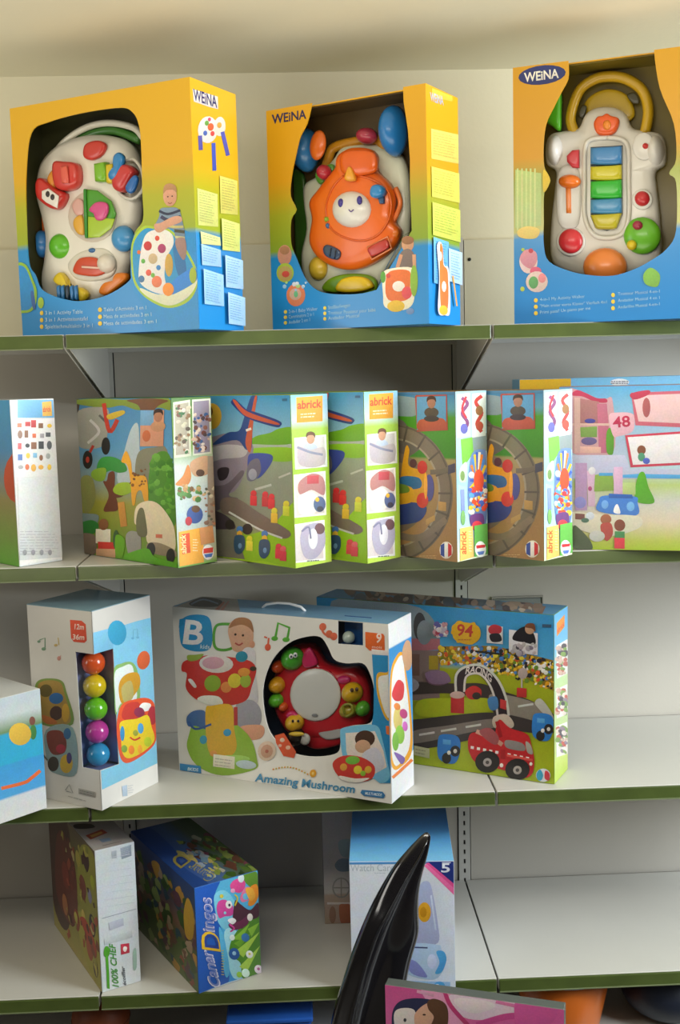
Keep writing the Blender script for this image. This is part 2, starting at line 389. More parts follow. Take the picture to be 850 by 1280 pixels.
bevel(MB().box(-.074, .074, -.005, -.0025, -.003, .125).obj('clear_cover', film_mat(), t), .0005, 1)
m = MB(); m.box(-.076, .076, -.006, .002, .121, .126).box(-.076, .076, -.006, .002, -.006, -.001).box(-.076, -.0725, -.006, .002, -.001, .121).box(.0725, .076, -.006, .002, -.001, .121)
m.obj('frame', mat('grey_frame', '9a968c', .4), t)

# ================================================================== BOXES
Q = {'table': (.3234, -.6792, .5191, .5225, .1836, .542), 'orange': (.8384, -.6773, .5814, .4265, .1648, .521), 'white': (1.5256, -.6896, .4176, .5006, .1917, .600),
 'b4': (-.1378, -.5547, .8029, .3800, .1180, .3975), 'safari': (.2490, -.6438, .7940, .3800, .1176, .3936), 'planeA': (.5214, -.6969, .8033, .3800, .1181, .3945),
 'planeB': (.6878, -.6639, .8000, .3800, .1179, .3966), 'trainC': (.8945, -.6807, .8000, .3800, .1180, .3924), 'trainD': (1.0913, -.7019, .8051, .3800, .1181, .3910),
 'doll': (1.5338, -.6446, .2890, .3841, .1200, .3939), 'balls': (.0349, -.5952, .5599, .2112, .2134, .4907), 'b10': (-.2025, -.6626, .7761, .3000, .1400, .3000),
 'mush': (.7361, -.6218, .4966, .6171, .1396, .4433), 'race': (1.1523, -.5341, .5114, .6651, .1203, .4333), 'chef': (.0030, -.5521, 1.0805, .4200, .1027, .3722),
 'dingo': (.2472, -.5763, 1.0518, .4259, .1763, .2768), 'five': (.8857, -.6183, .0717, .2563, .3392, .3398), 'behind': (.7700, -.2450, 0, .2000, .1200, .3520),
 'dback': (1.616, -.3, 0, .5, .1, .413), 'pink': (1.0710, -.9820, .3340, .3980, .0300, .5000)}
ZL = dict(table=1, orange=1, white=1, b4=2, safari=2, planeA=2, planeB=2, trainC=2, trainD=2, doll=2, dback=2, balls=3, b10=3, mush=3, race=3, chef=4, dingo=4, five=4, behind=4)
BX = {k: Box(q, SZ[ZL[k]]+.0005 if k in ZL else 0) for k, q in Q.items()}
C1 = (39, 80, .3176); C2 = (320, 90, .3294); C3 = (600, 50, .2941); C4 = (39, 470, .2835); C5 = (260, 470, .2941); C6 = (490, 470, .2824); C7 = (640, 460, .2471)
C8 = (39, 730, .2344); C9 = (205, 730, .3765); C10 = (500, 720, .3882); C11 = (39, 1010, .211); C12 = (150, 1010, .2353); C13 = (390, 1000, .2706)

def weina_shell(name, label, bk, ramp, outline, holes, topcut=None, inner='3c4a1c', depth=.11):
    """toy carton with a die-cut window: separate card walls, front panel and an inner backing card"""
    b = BX[bk]; t = thing(name, label, 'toy box', (b.x, b.y, b.z), -b.ph, 'large windowed toy boxes on the top shelf')
    m = ramp_mat(bk+'_print_gradient', b.h, ramp); a, d, h = b.a, b.b, b.h
    sh = MB(); sh.box(-.003, 0, .003, d, 0, h); sh.box(-a, -a+.003, .003, d, 0, h); sh.box(-a+.003, -.003, d-.003, d, 0, h); sh.box(-a+.003, -.003, .0035, d-.003, 0, .003)
    sh.box(-a+.003, -.003, .02 if topcut else .0035, d-.003, h-.003, h)
    sh.obj('box_body', m, t)
    card('front_panel', outline, holes, b, m, t)
    it = MB(); it.box(-a+.004, -.004, depth, depth+.003, .004, h-.004); it.box(-a+.004, -.004, .006, depth, .004, .007)
    it.box(-a+.004, -a+.006, .006, depth, .007, h-.004); it.box(-.006, -.004, .006, depth, .007, h-.004); it.box(-a+.006, -.006, .022 if topcut else .006, depth, h-.006, h-.004)
    it.obj('inner_tray', mat('tray_'+inner, inner, .5, .2, 12, coat=.2), t)
    return b, t
def rect(b, face='front'):
    w, h = b.size(face); return [(0, 0), (w, 0), (w, h), (0, h)]

# ---- activity table box ------------------------------------------------
b = BX['table']
q1 = b.quad('front', br=(249, 410), tr=(237.5, 96))
H = Art(b, 'front', C1, q1)
hole = [H.uv(*p) for p in spline([(350, 172), (400, 190), (425, 240), (434, 330), (438, 500), (441, 610), (410, 660), (392, 730), (392, 800), (388, 850), (300, 908), (200, 932), (130, 925), (70, 905), (35, 880), (15, 830), (-10, 780), (-20, 600), (-20, 420), (0, 270), (70, 228), (200, 193)])]
b, t = weina_shell('activity_table_box', 'large yellow and blue toy box at upper left, activity table in its window, baby picture', 'table',
    [(0, '1b86cf'), (.385, '2a90d2'), (.41, '9cae2a'), (.56, 'b4b424'), (.68, 'e2ae1c'), (1, 'eab41c')], rect(b), [hole], None, '3a3c22', .10)
A = Art(b, 'front', C1, q1)
A.b([(445, 1060), (445, 960), (400, 880), (393, 780), (412, 690), (445, 655), (470, 645), (560, 640), (640, 670), (662, 700), (662, 1040)], '2a8fd0')
A.b([(395, 800), (398, 700), (440, 640), (490, 640), (560, 660), (640, 780), (655, 860), (620, 930), (540, 958), (460, 925), (410, 870)], 'a9c43a')
A.b([(402, 800), (405, 705), (445, 650), (490, 650), (555, 668), (630, 780), (645, 860), (612, 920), (540, 948), (465, 915), (418, 865)], '2f93cf')
A.b([(430, 880), (520, 905), (640, 840), (648, 870), (610, 920), (540, 948), (460, 915)], 'd8dcc0')
A.b([(560, 710), (590, 700), (605, 760), (610, 820), (585, 840), (565, 780)], '2d6fae'); A.b([(560, 850), (640, 800), (650, 850), (570, 900), (545, 900)], '2f7fd0')
A.b([(430, 860), (425, 800), (440, 700), (465, 660), (520, 650), (555, 670), (560, 710), (535, 760), (525, 830), (535, 900), (480, 895)], 'e6e4de')
for x, y, r, c in ((460, 715, 16, 'cf3a3a'), (515, 725, 16, 'b0406e'), (497, 685, 9, 'd8503c'), (480, 765, 18, 'c9b48c'), (435, 845, 12, '4a7aa8'), (495, 855, 20, 'df7a52'), (463, 820, 11, 'dc5a44'), (502, 800, 9, '3a80c8'), (442, 775, 8, '67b34a'), (425, 740, 7, 'e07030'), (480, 830, 8, '74b144')):
    A.e(x, y, r, r*1.15, c)
A.e(543, 790, 16, 45, 'c9a04a'); A.e(540, 885, 22, 26, 'e88c2c'); A.e(637, 830, 14, 32, '9ab030')
A.b([(505, 600), (510, 570), (540, 565), (580, 570), (597, 620), (605, 680), (570, 690), (560, 650), (500, 650), (487, 640)], '7a8fa8')
A.l([(512, 600), (545, 615), (590, 600)], 14, '3a3a5a'); A.l([(520, 630), (560, 640), (600, 640)], 10, 'c9c47a'); A.l([(505, 578), (540, 590), (588, 575)], 10, '2f3550')
A.l([(565, 655), (605, 660)], 12, '4a4a3a', False); A.l([(568, 680), (606, 684)], 10, 'c7c090', False)
A.b([(490, 655), (487, 630), (510, 625), (560, 600), (590, 600), (592, 620), (545, 640), (510, 662)], 'd8a184')
A.b([(570, 690), (605, 685), (612, 740), (600, 770), (575, 730)], 'a07f78')
A.e(548, 520, 27, 40, 'd6a283'); A.b([(522, 510), (526, 480), (548, 470), (570, 480), (574, 505), (560, 495), (535, 497)], 'b98b62')
A.e(540, 522, 3, 3, '4a3020'); A.e(557, 520, 3, 3, '4a3020'); A.l([(540, 545), (548, 549), (556, 545)], 3, 'a04a40')
for i, y in enumerate((980, 1008, 1034)):
    A.e(43, y, 7, 9, 'e7c43a'); A.e(273, y-14, 8, 9, 'e7c43a')
for i, s_ in enumerate(('3 in 1 Activity Table', '3 in 1 Activiteitentafel', 'Spieltischmultiaktiv 3 in 1')):
    A.t(s_, (58, 987+i*27), (205+i*20, 981+i*27), 15, 'bcdcf0', False)
for i, s_ in enumerate(("Table d'Activités 3 en 1", 'Mesa de actividades 3 en 1', 'Mesa de actividades 3 em 1')):
    A.t(s_, (288, 973+i*27), (455+i*20, 963+i*27), 15, 'bcdcf0', False)
A.b([(-60, 800), (-20, 790), (10, 850), (25, 900), (15, 960), (-20, 980), (-60, 960)], '8db53a'); A.b([(-60, 810), (-25, 800), (0, 850), (14, 900), (5, 955), (-25, 970), (-60, 950)], '2f86c8')
A.e(40, 940, 12, 22, '9ab83a'); A.b([(0, 900), (12, 900), (20, 960), (8, 960)], '3a5fa0')
A.done(t)
A = Art(b, 'side', C1, b.quad('side', bl=(249, 410), tl=(237.5, 96), tr=(293, 120), br=(306, 411)))
A.p([(636, 96), (732, 130), (734, 176), (700, 166), (640, 142)], 'dedad6'); A.t('WEiNA', (640, 136), (730, 170), 42, '2c2a6a', up=(-.05, -1))
A.e(694, 250, 38, 50, 'e2ded4'); A.e(740, 240, 22, 36, 'ddd6cc'); A.l([(664, 270), (667, 325)], 16, '5a55a8', False); A.l([(716, 300), (720, 405)], 15, '3a55b8', False); A.l([(750, 260), (772, 350)], 15, '4a55b0', False)
for x, y, r, c in ((705, 240, 12, 'd8603a'), (690, 225, 8, '6aa04a'), (684, 262, 8, '4a6ab8'), (712, 265, 8, 'd84a4a'), (738, 235, 9, 'd8a04a'), (700, 212, 6, 'c84a6a')): A.e(x, y, r, r*1.2, c)
for (x0, y0, x1, y1), c, c2 in (((652, 470, 732, 615), 'd3d97e', 'b5b870'), ((738, 425, 806, 570), 'd6d06a', 'b8b060'), ((660, 640, 738, 690), 'd6dc98', 'a8ba80'), ((662, 690, 740, 775), '9cc8e8', '7aa8d0'),
        ((742, 590, 812, 715), 'd6dc7e', 'b0b868'), ((668, 790, 748, 935), '9cc4ea', '78a4d0'), ((752, 735, 822, 865), 'a4c8ea', '7aa4d0'), ((762, 885, 830, 1015), 'a0c4e8', '78a2cc')):
    A.p([(x0, y0), (x1, y0+24*(x1-x0)/75), (x1+3, y1+8), (x0+4, y1)], c); A.lines(x0+8, y0+14, x1-8, int((y1-y0-24)/10), 10, c2, 3, .25)
A.done(t)
T = thing('activity_table_toy', 'white activity table toy with bear face and coloured buttons inside the upper left box', 'toy', t.location, -b.ph)
Y = Toy(b, C1, T)
body = Y.dome('body', [(60, 440), (82, 380), (145, 320), (240, 288), (340, 290), (410, 320), (445, 400), (452, 560), (438, 660), (412, 770), (388, 850), (340, 920), (240, 955), (120, 955), (75, 890), (88, 780), (92, 690), (75, 600), (55, 520)], .098, .052, 'e6e1d6')
Y.tube('handle', [(80, 420), (110, 330), (200, 258), (300, 232), (400, 250), (440, 290)], .008, .075, 'd8d4c4'); Y.tube('green_arch', [(150, 350), (210, 290), (320, 262), (430, 300)], .011, .088, '3f7a2e')
Y.dome('strawberry_button', [(212, 345), (225, 315), (270, 303), (300, 320), (285, 360), (250, 380), (218, 372)], .05, .012, 'c9392f')
Y.ell('dial_rim', 250, 603, 128, 132, .055, .010, 'dedad0')
Y.ell('dial', 240, 600, 97, 106, .048, .007, 'd8cbbd')
Y.dome('dial_leaf', [(212, 492), (262, 498), (318, 540), (336, 590), (318, 645), (270, 682), (222, 686)], .040, .006, '4f9c2f', sm=False)
Y.dome('dial_lime', [(225, 600), (330, 610), (318, 645), (270, 682), (225, 684)], .034, .003, 'a8c832', sm=False)
Y.dome('dial_divider', [(210, 492), (218, 492), (224, 686), (216, 686)], .034, .006, '2f8a2a', sm=False)
Y.dome('heart_button', [(232, 575), (260, 545), (300, 548), (306, 580), (290, 612), (262, 615), (250, 590)], .033, .008, 'd4508c')
Y.dome('chick_button', [(175, 610), (200, 595), (210, 620), (212, 668), (190, 670), (172, 640)], .041, .008, 'e0a83a'); Y.dome('pig_button', [(165, 560), (185, 530), (208, 545), (208, 590), (180, 595)], .041, .006, 'd9a9a0')
Y.ell('ball', 45, 710, 34, 55, .075, .03, '2f72b4'); Y.dome('orange_track', [(22, 600), (45, 555), (75, 600), (86, 680), (86, 780), (65, 860), (40, 800), (22, 700)], .097, .02, 'd8641c')
Y.ell('button', 117, 718, 41, 51, .052, .022, '62b82c'); Y.ell('button', 366, 688, 44, 53, .052, .024, '4a98d4')
Y.ell('nose', 241, 734, 14, 10, .046, .008, '3f70a8')
Y.dome('muzzle', [(150, 790), (200, 740), (290, 725), (335, 770), (325, 830), (260, 855), (180, 845)], .053, .01, 'ddd8cc')
Y.dome('mouth', [(170, 800), (195, 765), (255, 762), (275, 790), (300, 815), (262, 835), (205, 832), (172, 822)], .042, .006, 'cc4a2a'); Y.dome('mouth_stripe', [(200, 795), (285, 800), (285, 808), (200, 803)], .035, .004, 'e8c0b0', sm=False)
Y.ell('knob', 300, 786, 34, 40, .048, .022, 'e0d8cc')
Y.dome('truck_roof', [(108, 395), (150, 388), (198, 400), (204, 470), (170, 500), (118, 488)], .048, .03, 'd0413a'); Y.dome('truck_side', [(120, 405), (145, 402), (150, 470), (125, 470)], .017, .006, 'e0604e', sm=False)
Y.dome('roof_wedge', [(82, 450), (105, 420), (112, 490), (90, 480)], .048, .02, 'd88a28')
Y.dome('truck_cab', [(42, 470), (60, 452), (110, 490), (150, 515), (135, 560), (105, 575), (60, 545), (44, 520)], .046, .03, 'c9322e')
Y.dome('truck_grille', [(44, 500), (70, 490), (110, 520), (104, 568), (60, 545), (44, 530)], .015, .004, 'e6e0da', sm=False)
Y.ell('eye', 65, 512, 8, 12, .011, .003, '2a2024'); Y.ell('eye', 84, 524, 8, 12, .011, .003, '2a2024')
Y.tube('drum_ring', [(345, 400), (400, 375), (435, 420), (440, 490), (400, 530), (350, 510), (335, 450), (345, 400)], .004, .045, 'd9d5ca')
Y.dome('green_block', [(265, 395), (308, 388), (312, 465), (270, 468)], .048, .022, '7cb82a', sm=False); Y.dome('yellow_block', [(311, 398), (338, 395), (340, 472), (314, 474)], .048, .02, 'e0c428', sm=False)
Y.dome('hammer', [(338, 360), (355, 350), (372, 370), (365, 410), (345, 455), (318, 455), (315, 435), (335, 415), (333, 385)], .03, .014, '2f80c0')
Y.dome('red_drum', [(345, 410), (395, 400), (425, 425), (415, 450), (380, 505), (345, 495), (340, 450)], .045, .028, 'c83a3a'); Y.dome('blue_peg', [(378, 485), (410, 440), (425, 455), (410, 500), (390, 510)], .018, .01, '2a68b0')
Y.dome('yellow_handle', [(100, 850), (125, 820), (150, 845), (160, 880), (205, 880), (232, 905), (215, 935), (170, 930), (130, 880)], .048, .02, 'e0c42c')
for x in (112, 128, 146, 164, 180): Y.dome('blue_stripe', [(x-6, 875), (x+4, 870), (x+9, 930), (x-2, 930)], .027, .008, '2f78b8' if x % 4 == 0 else '243a50', sm=False)
Y.dome('orange_handle', [(280, 900), (300, 865), (345, 850), (350, 825), (385, 825), (388, 850), (350, 885), (310, 912)], .046, .02, 'e07c1e')

# ---- orange walker box ---------------------------------------------------
b = BX['orange']
q2 = b.quad('front', bl=(341.4, 410), br=(537, 404), tr=(532, 102.5), tl=(332.5, 142))
H = Art(b, 'front', C2, q2); H.clip = False
notch = [H.uv(*p) for p in [(556, 60), (558, 110), (575, 220), (583, 330), (583, 430), (588, 540), (590, 600), (555, 620), (540, 655), (500, 720), (470, 780), (455, 822)]+spline([(455, 822), (400, 835), (330, 838), (260, 832), (215, 812), (180, 770), (150, 700), (130, 645), (130, 560), (150, 520), (128, 470), (132, 400), (150, 310), (165, 250), (190, 200), (208, 130)], False, 3)]
h = b.h; a = b.a
notch[0] = (notch[0][0], h); notch[-1] = (notch[-1][0], h)
outline = [(0, 0), (a, 0), (a, h)]+notch+[(0, h)]
b, t = weina_shell('baby_walker_box', 'yellow and blue toy box with orange baby walker, in the middle of the top shelf', 'orange',
    [(0, '1b86cf'), (.33, '2088cc'), (.36, '88a22c'), (.52, 'a4a82a'), (.68, 'dca01a'), (1, 'eaae18')], outline, [], True, '4c3a1a', .105)
A = Art(b, 'front', C2, q2)
A.t('WEiNA', (60, 205), (188, 182), 34, '23235c', up=(-.02, -1)); 
A.e(108, 690, 26, 38, 'c88a78'); A.e(108, 672, 18, 16, 'b07a58'); A.e(110, 755, 32, 36, 'a4b43a'); A.e(110, 758, 26, 28, 'b89a58'); A.e(112, 760, 14, 12, 'c84a3a'); A.e(150, 838, 35, 42, 'd8794c'); A.e(148, 835, 22, 22, 'cfa08c'); A.e(150, 835, 8, 12, '6ab07a')
A.conf(80, 780, 190, 830, 10, 7, ['d8e0e8', '9ac0e0', 'a8d080'])
A.e(575, 650, 24, 30, 'cf9a78'); A.e(575, 636, 24, 16, '9a6a48'); A.b([(545, 690), (575, 668), (600, 690), (604, 750), (545, 750)], '7a6a68'); A.l([(550, 690), (535, 740)], 14, 'cf9a78', False); A.l([(600, 690), (602, 750)], 14, 'cf9a78', False)
A.b([(478, 770), (500, 745), (590, 740), (600, 790), (598, 870), (560, 900), (490, 890), (480, 840)], 'e8e0d0'); A.b([(490, 790), (510, 752), (580, 752), (585, 800), (575, 860), (500, 860)], 'e6702c'); A.e(540, 810, 24, 20, 'ece4e0'); A.e(572, 835, 20, 24, 'd84a50'); A.e(600, 790, 15, 60, '8ab03a')
A.e(530, 885, 34, 22, 'd9b42c'); A.e(480, 775, 10, 22, '5aa030'); A.e(500, 770, 9, 9, 'd84a3a'); A.e(585, 905, 16, 12, '6a88b8')
for i in range(3):
    A.e(112, 900+i*20, 6, 7, 'ead04a'); A.e(259, 888+i*20, 6, 7, 'ead04a')
for i, s_ in enumerate(('2-in-1 Baby Walker', 'Camminatore 2 in 1', 'Andador 2 em 1')): A.t(s_, (125, 905+i*20), (232-i*14, 896+i*20), 13, 'a8cfe8', False)
for i, s_ in enumerate(('Stoßlaufwagen', 'Trotteur Pousseur pour bébé', 'Andador Musical')): A.t(s_, (272, 893+i*20), ((355, 452, 390)[i], 884+i*20), 13, 'a8cfe8', False)
A.done(t)
A = Art(b, 'side', C2, b.quad('side', bl=(537, 404), tl=(532, 102.5), tr=(572, 125.6), br=(575, 402)))
A.p([(668, 60), (745, 100), (745, 120), (668, 95)], 'e8c440'); A.t('WEiNA', (662, 108), (712, 130), 34, 'b8bccc', up=(-.05, -1))
for (x0, y0, x1, y1), c, c2 in (((664, 215, 768, 330), 'e6d468', 'cdb858'), ((664, 360, 770, 475), 'dcd45c', 'c0b850'), ((666, 495, 770, 620), 'cdd45c', 'aeb850'), ((668, 628, 724, 800), '6ab2e4', '4a94cc'), ((722, 668, 772, 790), 'b4d4f0', '80b0dc')):
    A.p([(x0, y0), (x1, y0+30*(x1-x0)/100), (x1+1, y1+24*(x1-x0)/100), (x0+2, y1)], c); A.lines(x0+8, y0+14, x1-8, int((y1-y0-20)/10), 10, c2, 3, .28)
A.b([(676, 660), (695, 655), (702, 730), (720, 750), (725, 900), (705, 918), (680, 905), (684, 780)], 'e4e0dc'); A.b([(686, 670), (697, 668), (700, 730), (716, 760), (716, 890), (690, 890)], 'e47a30'); A.e(702, 812, 8, 20, 'ece6e0'); A.e(688, 700, 7, 18, 'dcd0c0'); A.e(700, 900, 16, 18, 'd8b82c'); A.l([(735, 770), (750, 880)], 5, 'e8a03c', False)
A.done(t)
T = thing('baby_walker_toy', 'orange baby walker toy with smiling white face inside the middle top shelf box', 'toy', t.location, -b.ph)
Y = Toy(b, C2, T)
Y.dome('backing', [(198, 430), (250, 395), (310, 330), (350, 285), (470, 280), (560, 320), (590, 430), (590, 600), (560, 680), (500, 760), (470, 838), (330, 850), (230, 840), (195, 790), (185, 700), (205, 600), (195, 500)], .100, .03, 'd9dcc8')
Y.dome('body', [(335, 312), (375, 292), (440, 295), (466, 322), (468, 375), (515, 425), (538, 480), (532, 560), (556, 605), (538, 660), (480, 712), (400, 748), (320, 746), (245, 702), (218, 645), (228, 565), (218, 500), (248, 455), (283, 410), (318, 365), (322, 335)], .068, .035, 'ea6a1a')
Y.tube('body_seam', [(330, 395), (420, 400), (500, 450), (510, 540), (460, 620), (380, 640), (290, 600), (265, 520), (290, 440), (330, 395)], .0025, .033, 'd85c12')
Y.dome('head_cap', [(325, 330), (345, 305), (395, 297), (450, 305), (465, 340), (455, 380), (395, 395), (335, 385)], .036, .015, 'e05f14')
Y.ell('face', 366, 522, 74, 70, .036, .024, 'e4e0dc')
for x, y in ((322, 497), (393, 487)): Y.ell('eye', x, y, 10, 17, .0155, .006, '3a2f8a')
Y.tube('smile', [(352, 522), (360, 530), (370, 522)], .0012, .0115, '5a3a8a')
Y.dome('beak_knob', [(345, 412), (352, 375), (362, 360), (374, 375), (382, 412)], .028, .014, 'eaa02a')
Y.dome('blue_knob', [(446, 460), (455, 435), (478, 430), (496, 445), (492, 470), (470, 482), (452, 478)], .035, .024, '2f86c8'); Y.dome('knob_stem', [(468, 478), (490, 475), (490, 500), (475, 502)], .035, .01, '27507a', sm=False)
Y.ell('horn', 424, 244, 38, 32, .07, .03, 'a8344a'); Y.tube('handle', [(250, 410), (275, 330), (300, 285), (400, 262), (470, 262), (500, 330)], .012, .09, 'c88a1c')
Y.ell('wheel', 530, 225, 50, 98, .07, .055, '2478c0'); Y.ell('wheel', 196, 298, 48, 84, .085, .05, '2a74b0'); Y.ell('wheel_hub', 236, 278, 30, 58, .045, .012, 'df6a20', rot=8)
Y.ell('ball', 262, 382, 26, 30, .058, .025, 'b83040'); Y.dome('leaf', [(232, 385), (290, 350), (300, 380), (250, 428)], .072, .012, '5a9a3a')
Y.dome('tray_leaf', [(140, 370), (185, 390), (195, 480), (212, 560), (205, 640), (190, 770), (160, 740), (135, 650), (150, 530), (130, 470)], .104, .012, '2f5a1c')
Y.dome('piano', [(258, 672), (275, 656), (322, 680), (312, 712), (270, 700)], .036, .008, '37496a'); Y.tube('key_gap', [(285, 668), (280, 700)], .0015, .027, '1c2638'); Y.tube('key_gap', [(303, 676), (298, 708)], .0015, .027, '1c2638')
Y.dome('red_keys', [(430, 668), (490, 638), (506, 650), (500, 672), (448, 700), (434, 692)], .036, .008, 'c03a34'); Y.tube('key_frame', [(422, 665), (500, 625), (515, 670), (440, 712), (422, 665)], .002, .036, 'ef9060', sm=False)
Y.ell('slider', 272, 560, 9, 12, .038, .012, '8ab030'); Y.ell('slider', 277, 584, 9, 12, .038, .012, '3a6aa0'); Y.tube('slider_track', [(272, 480), (268, 540), (282, 610)], .0025, .037, 'b03418')
Y.tube('side_track', [(530, 440), (548, 500), (520, 570)], .006, .06, 'ea7a3a'); Y.ell('wing', 510, 610, 34, 30, .05, .012, 'e87828')
Y.ell('disc', 238, 745, 34, 46, .07, .02, 'd8b83a'); Y.dome('green_base', [(262, 830), (280, 790), (340, 768), (420, 768), (460, 790), (455, 835), (360, 842)], .07, .018, '74a022'); Y.dome('yellow_button', [(312, 830), (330, 790), (380, 776), (430, 785), (448, 820), (380, 838)], .055, .018, 'eac41e')
t_ = Y.pt(345, 640, .03)

# ---- white walker box ------------------------------------------------------
b = BX['white']
q3 = b.quad('front', bl=(643, 401.5), tl=(641, 85)); q3[1] = (916, 394); q3[2] = (922, 46)
H = Art(b, 'front', C3, q3); H.clip = False
lft = spline([(372, 90), (372, 160), (345, 215), (310, 285), (280, 350), (268, 430), (270, 530), (296, 590), (270, 640), (268, 760), (268, 860), (290, 930), (380, 972), (470, 990), (560, 992), (640, 970), (712, 935), (790, 880), (830, 800), (830, 600), (800, 560), (830, 500), (820, 350), (760, 200), (735, 50)], False, 4)
nt = [H.uv(*p) for p in lft]; nt[0] = (nt[0][0], b.h); nt[-1] = (nt[-1][0], b.h)
outline = [(0, 0), (b.a, 0), (b.a, b.h)]+nt[::-1]+[(0, b.h)]
b, t = weina_shell('baby_walker_box', 'yellow and blue toy box with white xylophone walker at upper right, oval blue logo', 'white',
    [(0, '1b80c8'), (.34, '2484c4'), (.365, 'b4b060'), (.56, '98a040'), (.65, 'd09420'), (1, 'd89c18')], outline, [], True, '6e5e12', .115)
A = Art(b, 'front', C3, q3)
A.e(262, 148, 100, 40, '26306c', -8); A.t('WEiNA', (187, 178), (332, 158), 38, 'e8e4da', up=(-.03, -1))
A.p([(150, 545), (258, 560), (258, 780), (150, 790)], 'aebc78')
for x in range(160, 250, 18): A.l([(x, 540), (x, 800)], 7, 'c6cc8a', False)
A.b([(160, 800), (200, 782), (250, 795), (240, 830), (200, 835), (165, 825)], 'd8b860'); A.b([(268, 545), (296, 590), (268, 640)], 'd8b430')
A.e(205, 930, 38, 50, 'dfc4c0'); A.b([(170, 910), (195, 880), (235, 890), (240, 930), (215, 960), (180, 940)], 'cf8a94'); A.e(235, 970, 24, 18, 'd05a78'); A.e(240, 1015, 46, 44, 'd8b8b0'); A.e(226, 1018, 20, 26, '5f9a60'); A.e(262, 1000, 16, 20, 'd8848a'); A.e(180, 1045, 9, 10, 'b0c048'); A.e(215, 885, 10, 10, 'c03a4a'); A.e(182, 880, 7, 7, 'b0c048')
for i in range(3):
    A.e(236, 1093+i*27, 8, 9, 'e6c03a'); A.e(561, 1074+i*28, 8, 9, 'e6c03a')
for i, s_ in enumerate(('4-in-1 My Activity Walker', '"Mein erster vierte Klavier" Vierfach 4in1', 'Primi passi! Un piano per me')): A.t(s_, (254, 1096+i*27), ((442, 535, 466)[i], 1084+i*25), 13, '9cc4e0', False)
for i, s_ in enumerate(('Trotteur Musical 4-en-1', 'Andador Musical 4 en 1', 'Andarilho Musical 4-em-1')): A.t(s_, (582, 1076+i*28), (760, 1066+i*27), 13, '9cc4e0', False)
A.b([(690, 990), (720, 960), (760, 990), (750, 1040), (700, 1030)], '7ab048')
A.done(t)
T = thing('baby_walker_toy', 'white baby walker toy with rainbow xylophone rollers inside the upper right box', 'toy', t.location, -b.ph)
Y = Toy(b, C3, T)
lh = [(540, 292), (490, 300), (452, 328), (425, 382), (360, 395), (310, 408), (288, 450), (290, 530), (330, 565), (325, 640), (312, 760), (306, 900), (330, 965), (420, 1000), (540, 1015)]
full = lh+[(1080-x, y) for x, y in lh[::-1][1:-1]]
Y.dome('body', full, .112, .045, 'e2ddd6')
Y.ell('shoulder', 330, 480, 42, 75, .105, .06, 'e4e0dc'); Y.ell('shoulder', 750, 480, 42, 75, .105, .06, 'e4e0dc')
Y.tube('handle', [(405, 400), (385, 330), (420, 220), (480, 170), (545, 155), (620, 165), (690, 215), (715, 300), (700, 400)], .0125, .09, 'c9a01c')
Y.dome('handle_plate', [(440, 330), (460, 250), (545, 210), (630, 240), (655, 330), (545, 370)], .108, .012, 'b8981a'); Y.dome('slot', [(418, 320), (432, 280), (455, 285), (440, 330)], .09, .006, '35300f'); Y.dome('slot', [(625, 235), (660, 225), (680, 265), (650, 270)], .09, .006, '35300f')
Y.dome('leaf', [(290, 345), (320, 250), (350, 230), (352, 300), (348, 390), (310, 370)], .105, .03, '58b824')
Y.tube('panel_rim', [(540, 415), (468, 425), (446, 470), (444, 620), (446, 750), (480, 825), (540, 842), (605, 822), (632, 750), (632, 600), (630, 470), (606, 425), (540, 415)], .006, .066, 'dcd6ce')
Y.dome('roller_well', [(470, 456), (607, 448), (607, 740), (585, 795), (540, 812), (490, 800), (470, 750)], .068, .004, '3a4650', sm=False)
for y0, y1, c in ((462, 534, '4080b8'), (542, 600, 'c8bc24'), (604, 678, '2fae2e'), (682, 742, '4488b4'), (746, 806, 'bcae24')):
    ins = 0 if y1 < 760 else 22
    Y.dome('roller', [(472, y0), (500, y0-2), (575, y0-6), (605, y0-8), (605-ins, y1-6), (575-ins/3, y1), (540, y1+1), (500+ins/3, y1), (472+ins, y1-4)], .062, .02, c, sm=False)
Y.dome('flower_button', [(485, 360), (500, 330), (522, 325), (540, 315), (560, 325), (590, 335), (592, 362), (575, 395), (540, 408), (500, 400)], .068, .014, 'e85c1c'); Y.ell('flower_centre', 540, 362, 18, 22, .056, .008, 'ee8a2c')
Y.dome('half_button', [(424, 468), (395, 470), (370, 495), (372, 520), (395, 545), (424, 545)], .066, .012, 'c8303c', sm=False)
Y.ell('lever', 382, 602, 48, 30, .062, .02, 'e87420'); Y.dome('lever_stem', [(366, 625), (388, 625), (390, 738), (368, 738)], .066, .008, 'e07a2c', sm=False)
Y.dome('lever_slot', [(335, 560), (420, 555), (420, 780), (335, 780)], .0675, .006, 'd6d1cb')
Y.ell('button_rim', 386, 857, 62, 62, .067, .006, 'e6e2dd'); Y.ell('button', 386, 855, 52, 53, .062, .014, 'cf3038'); Y.ell('button', 704, 452, 14, 14, .066, .012, 'cc3030'); Y.ell('button', 690, 675, 33, 33, .066, .014, 'cf3038'); Y.ell('button_rim', 696, 452, 48, 60, .067, .006, 'e4e0dc'); Y.ell('button_rim', 690, 678, 44, 44, .067, .005, 'e4e0dc')
Y.ell('dome_button', 532, 965, 94, 82, .066, .028, 'e8843c')
Y.ell('activity_disc', 690, 832, 80, 80, .066, .018, '6cba2c'); Y.ell('ladybird', 670, 788, 22, 20, .050, .01, 'a8304a'); Y.ell('chick', 645, 872, 22, 22, .050, .012, 'dfc420')

